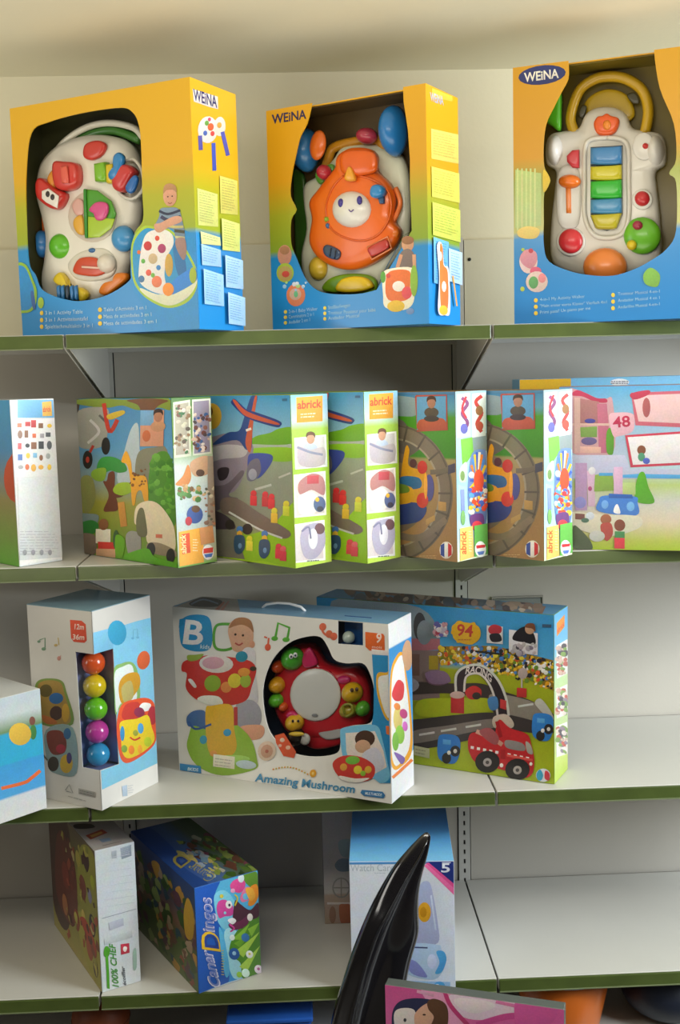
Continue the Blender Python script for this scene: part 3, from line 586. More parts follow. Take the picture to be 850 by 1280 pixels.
# ================================================================== SECOND SHELF
GR2 = 'construction toy boxes standing at an angle on the second shelf'
def kids(A, x, y, r, skin='d2a080', hair='4a3424', shirt='3a5a98'):
    """small printed portrait"""
    A.e(x, y+r*1.7, r*1.25, r*.9, shirt); A.e(x, y, r*.72, r, skin); A.b([(x-r*.8, y-r*.1), (x-r*.7, y-r*.9), (x, y-r*1.2), (x+r*.7, y-r*.9), (x+r*.8, y-r*.1), (x+r*.4, y-r*.55), (x-r*.4, y-r*.5)], hair)
# ---- white contents box at the left edge
b = BX['b4']; t = carton('construction_toy_box', 'white box showing rows of small toy parts, at the left edge of the second shelf', 'toy box', b, 'cfd2d4', GR2)
A = Art(b, 'side', C4, b.quad('side', tr=(68, 497.5), br=(77, 701)))
A.full([(0, 'c8d0d4'), (.02, 'dcdad8'), (.5, 'd2d0d2'), (.8, 'd8d6d6'), (1, 'e0e0e0')])
A.p([(-60, 104), (100, 104), (104, 186), (-60, 188)], '6ab0e0'); A.p([(50, 115), (92, 110), (95, 178), (52, 180)], 'e8b84a'); A.t('abrick', (54, 160), (90, 158), 24, 'd8442c')
A.p([(-60, 196), (105, 190), (114, 445), (-60, 455)], 'e6e4e0')
for i in range(5):
    for j in range(5):
        x = -50+i*32+random.uniform(-4, 4); y = 218+j*48+random.uniform(-6, 6); c = random.choice(['d86a3a', '3a6ab0', 'e0a83a', '8a5a3a', '5a5a60', 'c83a3a', '7ab0d8', 'a0a0a0', 'e8c040', '3a3a3e'])
        (A.e if random.random() < .5 else lambda x, y, rx, ry, c, rot=0: A.r(x-rx, y-ry, x+rx, y+ry, c))(x, y, random.uniform(8, 13), random.uniform(9, 20), c)
A.p([(-60, 458), (114, 450), (134, 800), (-60, 815)], 'c6c6ca'); A.lines(-50, 690, 118, 9, 12, 'a8a8ae', 3)
for i in range(4): A.e(-30+i*36, 780, 8, 12, '8a8a90')
A.l([(107, 105), (126, 480), (135, 800)], 6, '8cc4dc', False)
A.done(t)
A = Art(b, 'front', C4, name='front_print'); A.full([(0, '5a9a30'), (.4, '8a8050'), (.7, '4a88b8'), (1, '4a98c8')]); A.e(-60, 450, 60, 110, 'b84a30'); A.done(t)
# ---- safari box
def bird_sky(A): pass
b = BX['safari']; t = carton('construction_toy_box', 'safari construction toy box with giraffe, baobab tree and beige jeep picture', 'toy box', b, '4a7a3a', GR2)
A = Art(b, 'front', C4, b.quad('front', br=(227, 712), tr=(212, 498)))
A.full([(0, '5a9a24'), (.18, '7a8a30'), (.35, '9a9438'), (.5, '8aa0a0'), (.7, '5a98c4'), (1, '4a8cc0')])
A.b([(60, 90), (200, 90), (210, 150), (170, 300), (200, 420), (190, 560), (230, 620), (170, 800), (60, 800)], '4a3a30')
A.b([(150, 110), (300, 100), (420, 105), (600, 100), (610, 150), (560, 140), (470, 150), (400, 130), (330, 140), (240, 130)], '8a9a3a')
A.b([(420, 108), (470, 130), (490, 180), (520, 170), (560, 130), (600, 110), (520, 100)], '7a5030')
A.b([(410, 330), (440, 230), (470, 210), (480, 330), (500, 460), (420, 500), (380, 440)], 'b8c8cc')
A.b([(460, 420), (475, 330), (540, 310), (600, 320), (625, 500), (560, 520), (480, 480)], '7f7a66'); A.b([(520, 460), (540, 350), (600, 330), (632, 420), (650, 640), (600, 640), (530, 560)], '4f8424'); A.conf(530, 350, 640, 640, 60, 16, ['5f9a2c', '3f7a1c', '6aa83a', '4a8a20'])
A.b([(210, 150), (330, 140), (340, 200), (320, 300), (220, 310), (200, 240)], 'a8a29c'); A.l([(260, 190), (300, 240), (250, 290)], 12, 'd4d0cc'); A.l([(300, 170), (330, 200)], 10, '6a6460'); A.l([(320, 120), (345, 240), (380, 190)], 18, 'c8402c'); A.b([(335, 170), (400, 150), (410, 165), (350, 190)], 'd8b83a')
A.e(250, 362, 22, 40, '26221f'); A.e(330, 303, 19, 38, '26221f'); A.e(250, 362, 8, 14, 'b84030'); A.l([(260, 330), (275, 300)], 12, 'b83a30', False)
A.b([(290, 400), (310, 355), (360, 350), (410, 375), (425, 410), (390, 420), (350, 410), (310, 430)], '3f9440'); A.b([(345, 420), (370, 420), (372, 500), (388, 580), (350, 592), (322, 585), (345, 520), (320, 460), (335, 455)], '6a3c28'); A.b([(370, 510), (410, 510), (405, 525), (375, 530)], '6a3c28')
A.b([(265, 430), (280, 405), (330, 400), (325, 450), (290, 455)], '8ab03a'); A.b([(365, 490), (390, 465), (440, 465), (450, 500), (410, 520), (372, 510)], '9ab82c')
A.b([(400, 370), (420, 325), (442, 370), (455, 430), (510, 440), (522, 540), (505, 545), (490, 500), (470, 510), (462, 560), (450, 555), (440, 450), (425, 385)], 'e8a824')
A.conf(440, 400, 515, 500, 16, 6, ['8a5a1c', '7a4a18']); A.l([(400, 550), (415, 660)], 30, 'c88a3a', False); A.b([(220, 450), (270, 440), (285, 540), (240, 600)], '8a9050')
A.b([(170, 600), (240, 600), (300, 610), (280, 660), (200, 680)], '7a8a8a'); A.b([(180, 660), (260, 630), (300, 650), (280, 690), (200, 700)], '2f7a34'); A.b([(150, 700), (260, 690), (290, 720), (280, 790), (180, 800)], '7a6a5c')
A.r(288, 670, 355, 735, 'e4dccc', 2); A.r(298, 728, 378, 762, 'c83a34', 4); A.r(290, 760, 378, 800, 'c89a78', 3); A.e(323, 650, 22, 26, '8a5a3a')
A.b([(425, 700), (450, 680), (490, 700), (490, 790), (450, 810), (430, 760)], '8f8f88'); A.e(380, 720, 14, 45, '3f5a34')
A.b([(462, 640), (470, 570), (520, 545), (570, 560), (620, 620), (645, 680), (648, 770), (600, 770), (530, 740), (515, 700), (500, 620), (480, 620), (478, 650)], 'd8c8a8')
A.b([(470, 640), (480, 585), (500, 578), (512, 620), (520, 700), (480, 700)], '6a6a48'); A.b([(520, 740), (575, 735), (650, 770), (650, 800), (540, 780)], '8a7a60'); A.e(540, 765, 20, 32, '2a2826'); A.e(630, 795, 20, 34, '26241f'); A.r(560, 695, 590, 712, 'c86a50', 2)
A.r(482, 150, 585, 305, 'd89a7a', 0); A.r(482, 150, 540, 215, '7ab0d8'); kids(A, 560, 175, 26, 'b88060', '3a2a22', 'c8906a'); A.e(510, 260, 18, 25, 'c86a3a')
A.b([(420, 790), (520, 760), (560, 800), (660, 830), (655, 850), (520, 820), (440, 812)], '5aa01f'); A.b([(380, 700), (420, 720), (410, 800), (380, 790)], '68a024')
A.done(t)
A = Art(b, 'side', C4, b.quad('side', bl=(227, 712), tl=(212, 498), tr=(258.7, 496), br=(273, 701)))
A.full([(0, '6aa040'), (.04, 'b8b890'), (.3, 'b8c8d0'), (.6, 'c8d4c8'), (.7, '7a9a4a'), (1, '4f7a34')])
A.p([(620, 118), (690, 106), (702, 352), (632, 362)], 'd8dcc4'); A.p([(626, 128), (684, 118), (694, 342), (638, 350)], 'a8a090'); A.p([(698, 106), (775, 100), (787, 340), (710, 350)], 'd8dcc4'); A.p([(704, 114), (768, 108), (780, 332), (714, 342)], '90889a')
A.conf(630, 130, 690, 340, 40, 9, ['c8c0a8', '5a4a3a', '8a6a4a', '3a6a3a', 'd8d0c0', '7a4a38']); A.conf(708, 170, 775, 330, 45, 9, ['6a3a30', 'c8a890', '4a3a3a', '8a5a4a', 'd8c8b8', '3a5a8a'])
A.b([(640, 480), (670, 440), (690, 390), (705, 440), (690, 480)], 'd8884a'); A.b([(700, 380), (770, 350), (785, 420), (720, 440)], 'c8a07c'); A.e(742, 425, 18, 16, '5a4030')
A.conf(655, 480, 770, 550, 30, 11, ['5a8a4a', 'b89060', '7a5a3a', '4a7a3a', 'c8a878']); A.e(725, 610, 34, 40, '3f5a98'); A.e(700, 640, 14, 20, 'b83a44'); A.e(728, 585, 18, 16, '6a4a3a'); A.p([(770, 350), (800, 350), (815, 660), (780, 660)], '9a8a7a')
A.conf(765, 480, 810, 650, 20, 8, ['b87858', '8a6a5a', 'c8b8a0', '5a5a4a'])
A.p([(660, 690), (760, 665), (770, 820), (668, 845)], 'e8a840'); A.p([(670, 700), (705, 692), (712, 780), (678, 790)], 'd8502c'); A.t('abrick', (695, 785), (688, 700), 24, 'f0d8a0', up=(-1, 0)); A.lines(720, 720, 745, 5, 12, 'f0e0b0', 4)
A.p([(745, 670), (800, 655), (810, 730), (755, 745)], 'c88a5a'); A.e(785, 775, 24, 34, 'e8e4dc'); A.p([(765, 760), (805, 752), (805, 775), (765, 782)], 'c83a3a'); A.p([(768, 785), (805, 778), (800, 795), (775, 800)], '4a6ab0')
A.done(t)
# ---- plane boxes
def plane_box(bk, label, qf, qs, cs):
    b = BX[bk]; t = carton('construction_toy_box', label, 'toy box', b, '9ab83a', GR2)
    A = Art(b, 'front', C5, qf)
    A.full([(0, '9ac01c'), (.16, '8ab020'), (.2, '8a8a72'), (.5, '8a8f80'), (.6, '8f9a84'), (.72, '7ab030'), (.74, '8ab8d0'), (1, '3f94c8')])
    A.p([(0, 288), (360, 288), (362, 305), (0, 305)], 'a8b0a0'); A.b([(180, 285), (200, 255), (260, 240), (300, 222), (360, 220), (362, 285)], '6fa828'); A.b([(190, 305), (360, 305), (362, 355), (280, 360), (200, 335)], '8ab828')
    A.l([(200, 480), (270, 460)], 10, 'b8b8b0', False); A.l([(300, 430), (350, 410)], 8, 'b8b8b0', False)
    A.b([(270, 640), (380, 530), (400, 700), (378, 820), (250, 790), (150, 780), (160, 690)], '8fbc1c')
    A.e(15, 170, 42, 55, 'd8a83a'); A.e(-10, 150, 30, 30, '6a3a20')
    A.b([(-60, 300), (40, 250), (100, 245), (180, 280), (190, 330), (160, 400), (120, 480), (60, 500), (-60, 500)], '8a8290'); A.b([(-60, 330), (60, 290), (160, 300), (150, 340), (60, 350), (-60, 380)], 'b4b0b8')
    A.b([(20, 290), (80, 240), (130, 230), (150, 180), (180, 88), (207, 90), (188, 180), (185, 300), (160, 310), (120, 270)], '2f4a88')
    A.b([(158, 280), (175, 190), (195, 92), (205, 92), (190, 200), (180, 320)], 'c85a3c'); A.b([(98, 105), (115, 100), (165, 145), (190, 150), (300, 190), (305, 212), (280, 215), (180, 185), (140, 160), (100, 120)], '2f3f80'); A.b([(104, 106), (116, 104), (165, 150), (290, 196), (285, 206), (180, 178), (140, 155)], 'c8583c')
    A.l([(160, 230), (182, 222)], 10, 'e8d8d0', False)
    A.b([(170, 340), (200, 325), (262, 330), (275, 350), (255, 390), (215, 432), (175, 420)], '3a4a9a'); A.b([(180, 360), (215, 350), (225, 400), (200, 440), (170, 440), (165, 400)], '6a6878'); A.e(190, 415, 18, 24, '9a98a8')
    A.b([(40, 400), (60, 385), (90, 390), (80, 430), (50, 440)], '3a3038'); A.b([(-60, 470), (70, 460), (140, 400), (150, 420), (90, 500), (130, 520), (60, 560), (-60, 600)], '6a5f68')
    A.b([(60, 520), (130, 520), (220, 580), (350, 660), (330, 692), (250, 665), (120, 600), (60, 575)], '77685f'); A.l([(90, 575), (220, 650), (320, 690)], 8, 'c8c8c4')
    A.b([(-60, 560), (60, 580), (120, 640), (60, 660), (-60, 650)], '4a4048')
    A.p([(-60, 650), (120, 650), (160, 780), (-60, 780)], '7a7468'); A.e(170, 650, 22, 24, '2f2a2a'); A.e(95, 630, 20, 22, '38302e')
    for x, y, c1, c2 in ((195, 515, 'd8343a', 'd8343a'), (245, 520, 'd8343a', 'c83a3c'), (272, 530, 'd8343a', 'd8343a'), (335, 560, 'd8c83a', 'c8d03a'), (285, 590, 'd8c83a', 'e0b83a'), (180, 710, 'd8d02c', 'e0d840'), (305, 745, 'd03a48', 'd03a48'), (325, 755, 'd85a64', 'c83a4a')):
        A.e(x, y-18, 13, 14, c1); A.r(x-14, y-10, x+14, y+32, c2, 3)
    for x, y in ((245, 720), (138, 700)):
        A.e(x, y-50, 14, 14, '4a7ab8'); A.e(x, y-28, 12, 16, 'd8a83a'); A.b([(x-20, y-20), (x+18, y-20), (x+22, y+30), (x, y+58), (x-22, y+40)], '33506e'); A.e(x+2, y+22, 8, 12, '6a90b8')
    A.r(312, 97, 332, 107, '3a6a90')
    A.done(t)
    A = Art(b, 'side', cs, qs)
    A.full([(0, 'b0cc4a'), (.5, '9ac034'), (.8, 'a8cc50'), (.86, 'c4dce8'), (1, '86c0e0')])
    A.p([(368, 92), (480, 84), (482, 190), (372, 198)], 'e8a030'); A.t('abrick', (374, 140), (476, 132), 34, 'd84a2c', up=(0, -1)); A.lines(388, 160, 466, 2, 12, 'f0d8b0', 5, -.07)
    for (y0, y1, yr0, yr1) in ((262, 395, 245, 380), (418, 602, 398, 585), (632, 800, 606, 780)):
        A.p([(362, y0), (498, yr0), (506, yr1), (368, y1)], 'ece9e4'); A.p([(370, y0+8), (490, yr0+8), (497, yr1-8), (376, y1-8)], 'cdc6c2')
    kids(A, 432, 262, 24, 'c89478', '6a4a34', 'b8c0d8'); A.b([(380, 300), (430, 310), (490, 300), (492, 365), (440, 385), (385, 370)], 'b4aab0'); A.l([(375, 300), (430, 320), (485, 330)], 10, '8a88a0')
    A.b([(385, 450), (440, 410), (490, 430), (494, 500), (440, 480), (390, 500)], 'b07a78'); A.r(420, 420, 470, 455, 'b84a50', -3); A.b([(385, 510), (440, 490), (470, 520), (450, 585), (390, 580)], 'e0dadc'); A.e(475, 540, 26, 34, '4f5f88'); A.e(465, 520, 9, 10, 'd8b03a'); A.e(478, 560, 14, 12, '3a3a4a')
    A.b([(395, 700), (410, 640), (470, 620), (498, 650), (500, 720), (460, 775), (415, 770)], 'a8a0b4'); A.e(478, 645, 22, 24, '6a4a50'); A.e(450, 690, 20, 45, 'd8d4dc'); A.l([(400, 660), (430, 640), (440, 690)], 8, '7a7890'); A.lines(425, 785, 490, 1, 5, '6a6a6a', 5, -.1)
    A.done(t)
b = BX['planeA']; qA = b.quad('front', br=(371, 712), tr=(361, 494)); sA = b.quad('side', bl=(371, 712), tl=(361, 494), tr=(407, 492), br=(417, 701))
plane_box('planeA', 'toy plane box whose picture shows the blue and red tail, beside the safari box', qA, sA, C5)
plane_box('planeB', 'second toy plane box, its picture half hidden, left of the railway boxes', qA, sA, C5)
# ---- railway boxes
def rail_box(bk, label):
    b = BX[bk]; t = carton('construction_toy_box', label, 'toy box', b, '9a7a4a', GR2); B0 = BX['trainC']
    A = Art(b, 'front', C6, B0.quad('front', br=(571, 705), tr=(570, 489)))
    A.full([(0, 'a07a50'), (.3, '98764a'), (.55, 'a08458'), (.6, '9c8c5c'), (.615, '3c7f20'), (.85, '4a9424'), (.9, '5a98b0'), (1, '3a84b8')])
    A.b([(-60, 90), (60, 90), (120, 110), (110, 170), (60, 180), (-60, 160)], '90a8b0')
    A.b([(-300, 180), (-100, 170), (50, 200), (80, 290), (120, 330), (-60, 420), (-300, 440)], '6a6258')
    A.p([(30, 70), (280, 68), (280, 84), (30, 84)], '4a80a8')
    for r_, wd, c in ((240, 62, '77695a'), (210, 8, '9a8c78'), (262, 8, '5e5448'), (140, 40, '77695a')):
        A.l([(0+r_*math.cos(a), 520+r_*1.15*math.sin(a)) for a in [(-85+i*17)*math.pi/180 for i in range(11)]], wd, c)
    for i in range(9):
        a = (-75+i*19)*math.pi/180; A.l([(205*math.cos(a), 520+236*math.sin(a)), (268*math.cos(a), 520+308*math.sin(a))], 9, '5a5046', False)
    A.l([(170, 430), (230, 425), (282, 400)], 22, '6e6254'); A.l([(0, 700), (120, 720), (240, 640)], 30, '7a6c5c'); A.r(205, 560, 240, 600, 'b08a50', 5); A.r(150, 640, 190, 665, 'b08a50', -20)
    A.r(250, 400, 282, 440, '4a4658', -10)
    A.b([(35, 480), (60, 320), (78, 330), (75, 400), (140, 425), (150, 470), (140, 560), (40, 560)], 'dc9a24'); A.b([(-60, 560), (60, 560), (150, 580), (130, 640), (60, 660), (-60, 660)], '2f3f7a'); A.e(165, 500, 22, 60, '4a4a88')
    A.b([(40, 450), (120, 455), (125, 500), (40, 500)], '2f6a9a'); A.b([(-100, 490), (70, 490), (100, 540), (60, 570), (-100, 570)], 'd89a24'); A.e(135, 408, 22, 30, 'c0322c'); A.e(135, 555, 26, 34, 'c83a28'); A.e(95, 390, 16, 20, '5a3038'); A.e(150, 490, 8, 60, 'e8a030'); A.b([(-40, 480), (60, 485), (70, 520), (-40, 520)], '6a8a30'); A.b([(-120, 400), (0, 380), (30, 470), (-100, 480)], 'b83a30')
    A.l([(108, 88), (245, 84), (248, 240), (115, 246)], 7, 'b0483c', False, True); A.r(112, 92, 243, 240, '5a9ac8', -3); A.b([(118, 240), (120, 200), (160, 190), (230, 190), (246, 235), (200, 242)], 'b0503c'); kids(A, 178, 118, 26, 'a87860', '3a2a22', '4a4038'); A.e(178, 190, 34, 14, '3a2a30')
    A.e(240, 777, 30, 38, 'e0d8cc'); A.p([(215, 755), (232, 745), (232, 808), (215, 798)], '3a4f98'); A.p([(232, 745), (248, 745), (248, 808), (232, 808)], 'e8e4e0'); A.p([(248, 745), (264, 757), (264, 798), (248, 808)], 'c8343a')
    A.lines(120, 800, 200, 2, 9, 'c8a878', 3)
    A.done(t)
    A = Art(b, 'side', C6, B0.quad('side', bl=(571, 705), tl=(570, 489), tr=(607, 489), br=(610, 693)))
    A.full([(0, 'dce8c0'), (.15, 'b8d8e8'), (.5, '9cd0ec'), (.75, 'b8dce8'), (1, 'a8d4e8')])
    A.p([(305, 270), (415, 250), (418, 320), (360, 330), (312, 400)], '7ac048'); A.p([(355, 250), (418, 245), (416, 320), (360, 320)], '8a9a9a')
    for x0, x1 in ((290, 345), (355, 412)):
        A.p([(x0, 80), (x1, 76), (x1, 256), (x0, 264)], 'e8ece8')
    A.l([(310, 95), (335, 120), (312, 160), (335, 200), (315, 240)], 15, '8a4a78'); A.l([(330, 90), (312, 140), (330, 180)], 10, 'd83a44'); A.l([(395, 90), (370, 115), (395, 160), (375, 205), (395, 240)], 15, 'c8403a'); A.e(385, 150, 16, 20, '9a6a3a'); A.e(320, 225, 16, 22, '6a6ab8'); A.e(386, 215, 16, 20, 'b8503c')
    A.b([(300, 400), (330, 370), (330, 450), (300, 455)], 'c4dcc4'); A.e(312, 430, 10, 22, '7a9a5a'); A.p([(292, 470), (330, 480), (330, 600), (292, 600)], 'a8cce8')
    A.b([(355, 330), (400, 315), (415, 350), (418, 620), (385, 680), (350, 660), (335, 560), (338, 420)], '6a86b8')
    for k in range(22):
        a = k/22*2*math.pi; A.l([(380+10*math.cos(a), 450+16*math.sin(a)), (380+36*math.cos(a), 450+125*math.sin(a))], 11, ['e8c030', '3a5ab8', 'e8e0c8', 'e08030', '4a8ad0'][k % 5], False)
    A.e(382, 450, 22, 50, 'e0502c'); A.e(350, 425, 13, 14, 'f0f0ec'); A.conf(340, 490, 415, 600, 46, 11, ['e8c030', '4a6ac0', 'e0502c', '60a8e0', 'e8e0d0', 'd84040']); A.b([(345, 610), (400, 600), (400, 670), (355, 670)], '6a3a78'); A.e(376, 655, 24, 24, 'd83a4a')
    A.l([(310, 490), (312, 590)], 16, '8a9ad0', False); A.e(312, 620, 10, 35, '7ab068')
    A.p([(298, 670), (355, 655), (360, 800), (298, 825)], 'e8c468'); A.t('abrick', (325, 790), (325, 680), 26, 'dc5a2c', up=(-1, 0)); A.lines(336, 680, 352, 8, 13, 'e8e0b8', 4)
    A.p([(360, 655), (418, 640), (422, 780), (362, 800)], '62b04c'); A.e(388, 762, 25, 38, 'f0f0ec'); A.p([(368, 745), (410, 738), (408, 752), (370, 760)], 'd0343c'); A.p([(372, 775), (406, 768), (400, 785), (380, 790)], '5a7ac0')
    A.done(t)
rail_box('trainC', 'railway toy box with a colourful narrow side, right of the two plane boxes')
rail_box('trainD', 'second railway toy box, directly left of the pink dollhouse box')
# ---- dollhouse box and the box behind it
b = BX['doll']; t = carton('construction_toy_box', 'pink dollhouse construction box with the number 48, at the right edge of the second shelf', 'toy box', b, 'c88a98', GR2)
A = Art(b, 'front', C7, b.quad('front'))
A.full([(0, '98b020'), (.06, 'a8b048'), (.18, 'c8b8a0'), (.3, 'b8b8b0'), (.4, 'a8b870'), (.5, 'a8c0c8'), (.62, 'a4b4c8'), (.9, '7ab0d0'), (1, '5aa4d4')])
A.b([(280, 120), (330, 110), (420, 150), (475, 155), (510, 170), (508, 435), (310, 432), (280, 300)], 'c89aa4'); A.b([(300, 130), (330, 112), (370, 125), (430, 152), (475, 155), (478, 175), (420, 172), (360, 145), (310, 140)], 'c04060')
A.p([(318, 150), (440, 170), (440, 280), (330, 280)], 'b07878'); A.p([(430, 180), (480, 180), (500, 430), (440, 430)], 'b86a80'); A.p([(345, 300), (430, 295), (430, 350), (348, 350)], '7a9a50'); A.p([(300, 280), (500, 280), (500, 292), (300, 292)], 'd8b0a8'); A.e(395, 268, 28, 12, '4a4a98'); A.e(390, 370, 40, 20, '6a5a88'); A.p([(318, 395), (450, 400), (450, 430), (318, 430)], 'd8a8a0'); A.p([(315, 150), (345, 150), (345, 430), (315, 430)], 'd8b0a8')
A.b([(480, 320), (512, 310), (512, 430), (480, 425)], '5a9030')
A.b([(490, 240), (540, 225), (600, 228), (620, 250), (610, 320), (540, 345), (510, 340)], 'd8a8b8'); A.t('48', (512, 302), (600, 294), 55, 'b82c50')
A.p([(602, 125), (862, 115), (862, 300), (625, 290)], 'c06070'); A.p([(612, 140), (862, 130), (862, 280), (640, 270)], 'd8b8b8'); A.b([(600, 130), (690, 112), (690, 135), (620, 160)], 'b84058'); A.e(680, 200, 20, 50, 'a85a5a')
A.p([(572, 340), (862, 320), (862, 490), (600, 503)], 'b83a50'); A.p([(585, 350), (862, 332), (862, 478), (612, 490)], 'd8d0d4'); A.e(655, 415, 22, 24, '7a4a34'); A.e(655, 450, 18, 22, '4a8a6a'); A.e(680, 470, 18, 16, '4a5ab0')
A.p([(300, 440), (570, 440), (600, 510), (862, 510), (862, 560), (300, 560)], 'b4b8cc'); A.p([(320, 480), (380, 480), (380, 720), (320, 720)], 'b094b8'); A.p([(380, 520), (420, 520), (420, 700), (385, 700)], 'c8a8c4'); A.e(405, 520, 18, 20, 'd8d4dc'); A.e(395, 610, 10, 12, 'a84a78'); A.e(345, 680, 30, 30, '8a8ac8')
A.p([(420, 540), (510, 530), (515, 620), (415, 625)], '7fa048'); A.p([(440, 530), (510, 530), (510, 545), (440, 545)], '4a9ac8'); A.p([(515, 500), (560, 500), (560, 640), (515, 640)], 'c8a8c4'); A.p([(560, 540), (640, 535), (862, 540), (862, 560), (560, 555)], '4a94c8'); A.b([(620, 640), (640, 540), (670, 530), (690, 600), (720, 680), (640, 680)], '4f9a20'); A.p([(560, 580), (625, 580), (625, 640), (560, 640)], 'a8b878')
A.b([(440, 670), (470, 645), (620, 650), (635, 680), (628, 745), (440, 725)], '3a78c4'); A.p([(490, 635), (608, 640), (612, 660), (490, 658)], '2a5aa8'); A.e(470, 690, 18, 22, '6aa4dc'); A.e(600, 700, 20, 24, '6aa4dc'); A.b([(520, 700), (535, 690), (548, 735), (515, 730)], 'e8e8e4')
A.b([(300, 730), (440, 740), (640, 750), (640, 810), (480, 850), (310, 800)], 'ccc0ac'); A.r(320, 735, 368, 765, '7a4a4a', 3); A.e(395, 748, 22, 20, 'c8d0d4')
A.e(475, 765, 28, 26, '9a5a3c'); A.b([(450, 790), (500, 785), (510, 840), (480, 875), (455, 840)], 'a84038'); A.e(545, 795, 28, 30, '7a3a28'); A.r(520, 825, 570, 860, '3a7a48', 2); A.r(518, 858, 570, 912, 'c83040', 2)
A.b([(310, 800), (350, 820), (400, 880), (400, 920), (310, 912)], '4a5a40'); A.e(430, 850, 40, 28, 'b8b4b0'); A.e(370, 770, 20, 12, '4a6a5a')
A.done(t)
A = Art(b, 'top', C7); A.full([(0, 'c8c0bc'), (1, 'c0b8b4')]); A.done(t)
b = BX['dback']; t = carton('construction_toy_box', 'yellow and light blue box showing only its top strip behind the dollhouse box', 'toy box', b, '7ab8dc', GR2)
A = Art(b, 'front', C7, b.quad('front')); A.full([(0, '9ab83a'), (.5, '8ab8c8'), (.93, '74b4d8'), (1, '74b4d8')])
A.p([(30, 40), (298, 30), (298, 110), (30, 110)], 'dcae1c'); A.e(545, 72, 48, 18, 'd8dcd8'); A.lines(500, 66, 590, 2, 9, '6a6a70', 5); A.done(t)

# ================================================================== THIRD SHELF
# ---- ball tower box: window wraps round the front corner
b = BX['balls']; t = thing('ball_toy_box', 'tall white box with five stacked coloured balls in a corner window', 'toy box', (b.x, b.y, b.z), -b.ph)
qf = b.quad('front', br=(127.6, 1014), tr=(114.5, 767.5)); qs = b.quad('side', bl=(127.6, 1014), tl=(114.5, 767.5), tr=(187, 746), br=(197.7, 976.6))
HF = Art(b, 'front', C8, qf); HS = Art(b, 'side', C8, qs); HF.clip = HS.clip = False
f1, f2 = HF.uv(237, 368), HF.uv(275, 980); s1, s2 = HS.uv(437, 350), HS.uv(468, 962); zt = (HF.uv(326, 385)[1]+HS.uv(326, 385)[1])/2; zb = (HF.uv(373, 998)[1]+HS.uv(373, 998)[1])/2
PM = print_mat()
WM = mat('white_card', 'd8d5d0', .45, coat=.2)
def cpanel(name, outer, face):
    return card(name, outer, [], b, WM, t, face, .002)
cpanel('front_panel', [(0, 0), (b.a, 0), (b.a, zb), f2, f1, (b.a, zt), (b.a, b.h), (0, b.h)], 'front')
cpanel('side_panel', [(0, 0), (b.b, 0), (b.b, b.h), (0, b.h), (0, zt), s1, s2, (0, zb)], 'side')
m = MB(); m.box(-b.a, 0, 0, b.b, b.h, b.h+.002); m.box(-b.a+.002, -.002, .002, b.b-.002, 0, .003); m.box(-b.a, -b.a+.002, .002, b.b, 0, b.h); m.box(-b.a+.002, -.002, b.b-.002, b.b, 0, b.h)
m.obj('box_body', mat('grey_blue_card', '7fa0ae', .4, .08, 8, coat=.3), t)
Rb = .0285; cB = .040; lw = max(b.a-f1[0], cB+Rb+.003); sw_ = max(s1[0], cB+Rb+.003); zc0 = zb+.022
m = MB(); m.box(-lw-.003, -lw-.001, .003, sw_+.003, zb-.004, zt+.003); m.box(-lw-.001, -.003, sw_+.001, sw_+.003, zb-.004, zt+.003)
zfl = zc0-Rb-.002; m.box(-lw-.001, -.003, .003, sw_+.001, zfl-.002, zfl); m.box(-lw-.001, -.003, .003, sw_+.001, zt+.001, zt+.003)
m.obj('inner_tray', mat('tray_purple', '7f84b0', .4, .15, 20, coat=.3), t)
m = MB(); V = [(b.a+.0, zb), f2, f1, (b.a, zt)]
fv = [b.place('front', u, v, -.001) for u, v in V]; sv = [b.place('side', u, v, -.001) for u, v in [(0, zb), s2, s1, (0, zt)]]
fv[0] = sv[0] = (-.001, .001, zb); fv[3] = sv[3] = (-.001, .001, zt)
m.add(fv, [(0, 1, 2, 3)]); m.add(sv, [(3, 2, 1, 0)]); wobj = MB(); wobj.add(fv[:3]+[fv[3]]+[sv[1], sv[2]], [(0, 3, 2, 1), (0, 4, 5, 3)]); wobj.obj('plastic_window', film_mat(), t)
A = Art(b, 'front', C8, qf)
A.p([(208, 198), (270, 205), (292, 225), (298, 310), (285, 322), (228, 315), (214, 295)], 'd8553a'); A.t('12m', (232, 248), (282, 252), 28, 'f0d8d0'); A.t('36m', (222, 302), (284, 306), 28, 'f0d8d0')
A.l([(45, 300), (75, 290), (75, 345)], 6, '7a9a80', False); A.e(68, 348, 12, 9, '7a9a80'); A.e(42, 308, 9, 7, '7a9a80'); A.l([(145, 290), (150, 330)], 5, 'c8b070', False); A.e(133, 330, 10, 7, 'c8b070'); A.e(150, 400, 10, 12, 'c88a80'); A.l([(155, 400), (160, 384)], 3, 'c88a80', False)
A.b([(20, 560), (40, 515), (100, 505), (165, 520), (190, 580), (225, 750), (60, 750), (30, 660)], '7a9440'); A.b([(35, 560), (50, 525), (100, 515), (158, 530), (180, 590), (210, 740), (70, 740), (42, 660)], 'a8883c'); A.e(135, 612, 38, 30, '2f6aa8'); A.e(135, 690, 34, 38, '4a3024'); A.e(185, 690, 20, 50, 'c89a2c'); A.e(80, 570, 34, 34, '6a5a28'); A.b([(60, 700), (120, 720), (140, 745), (80, 745)], 'b86a2c')
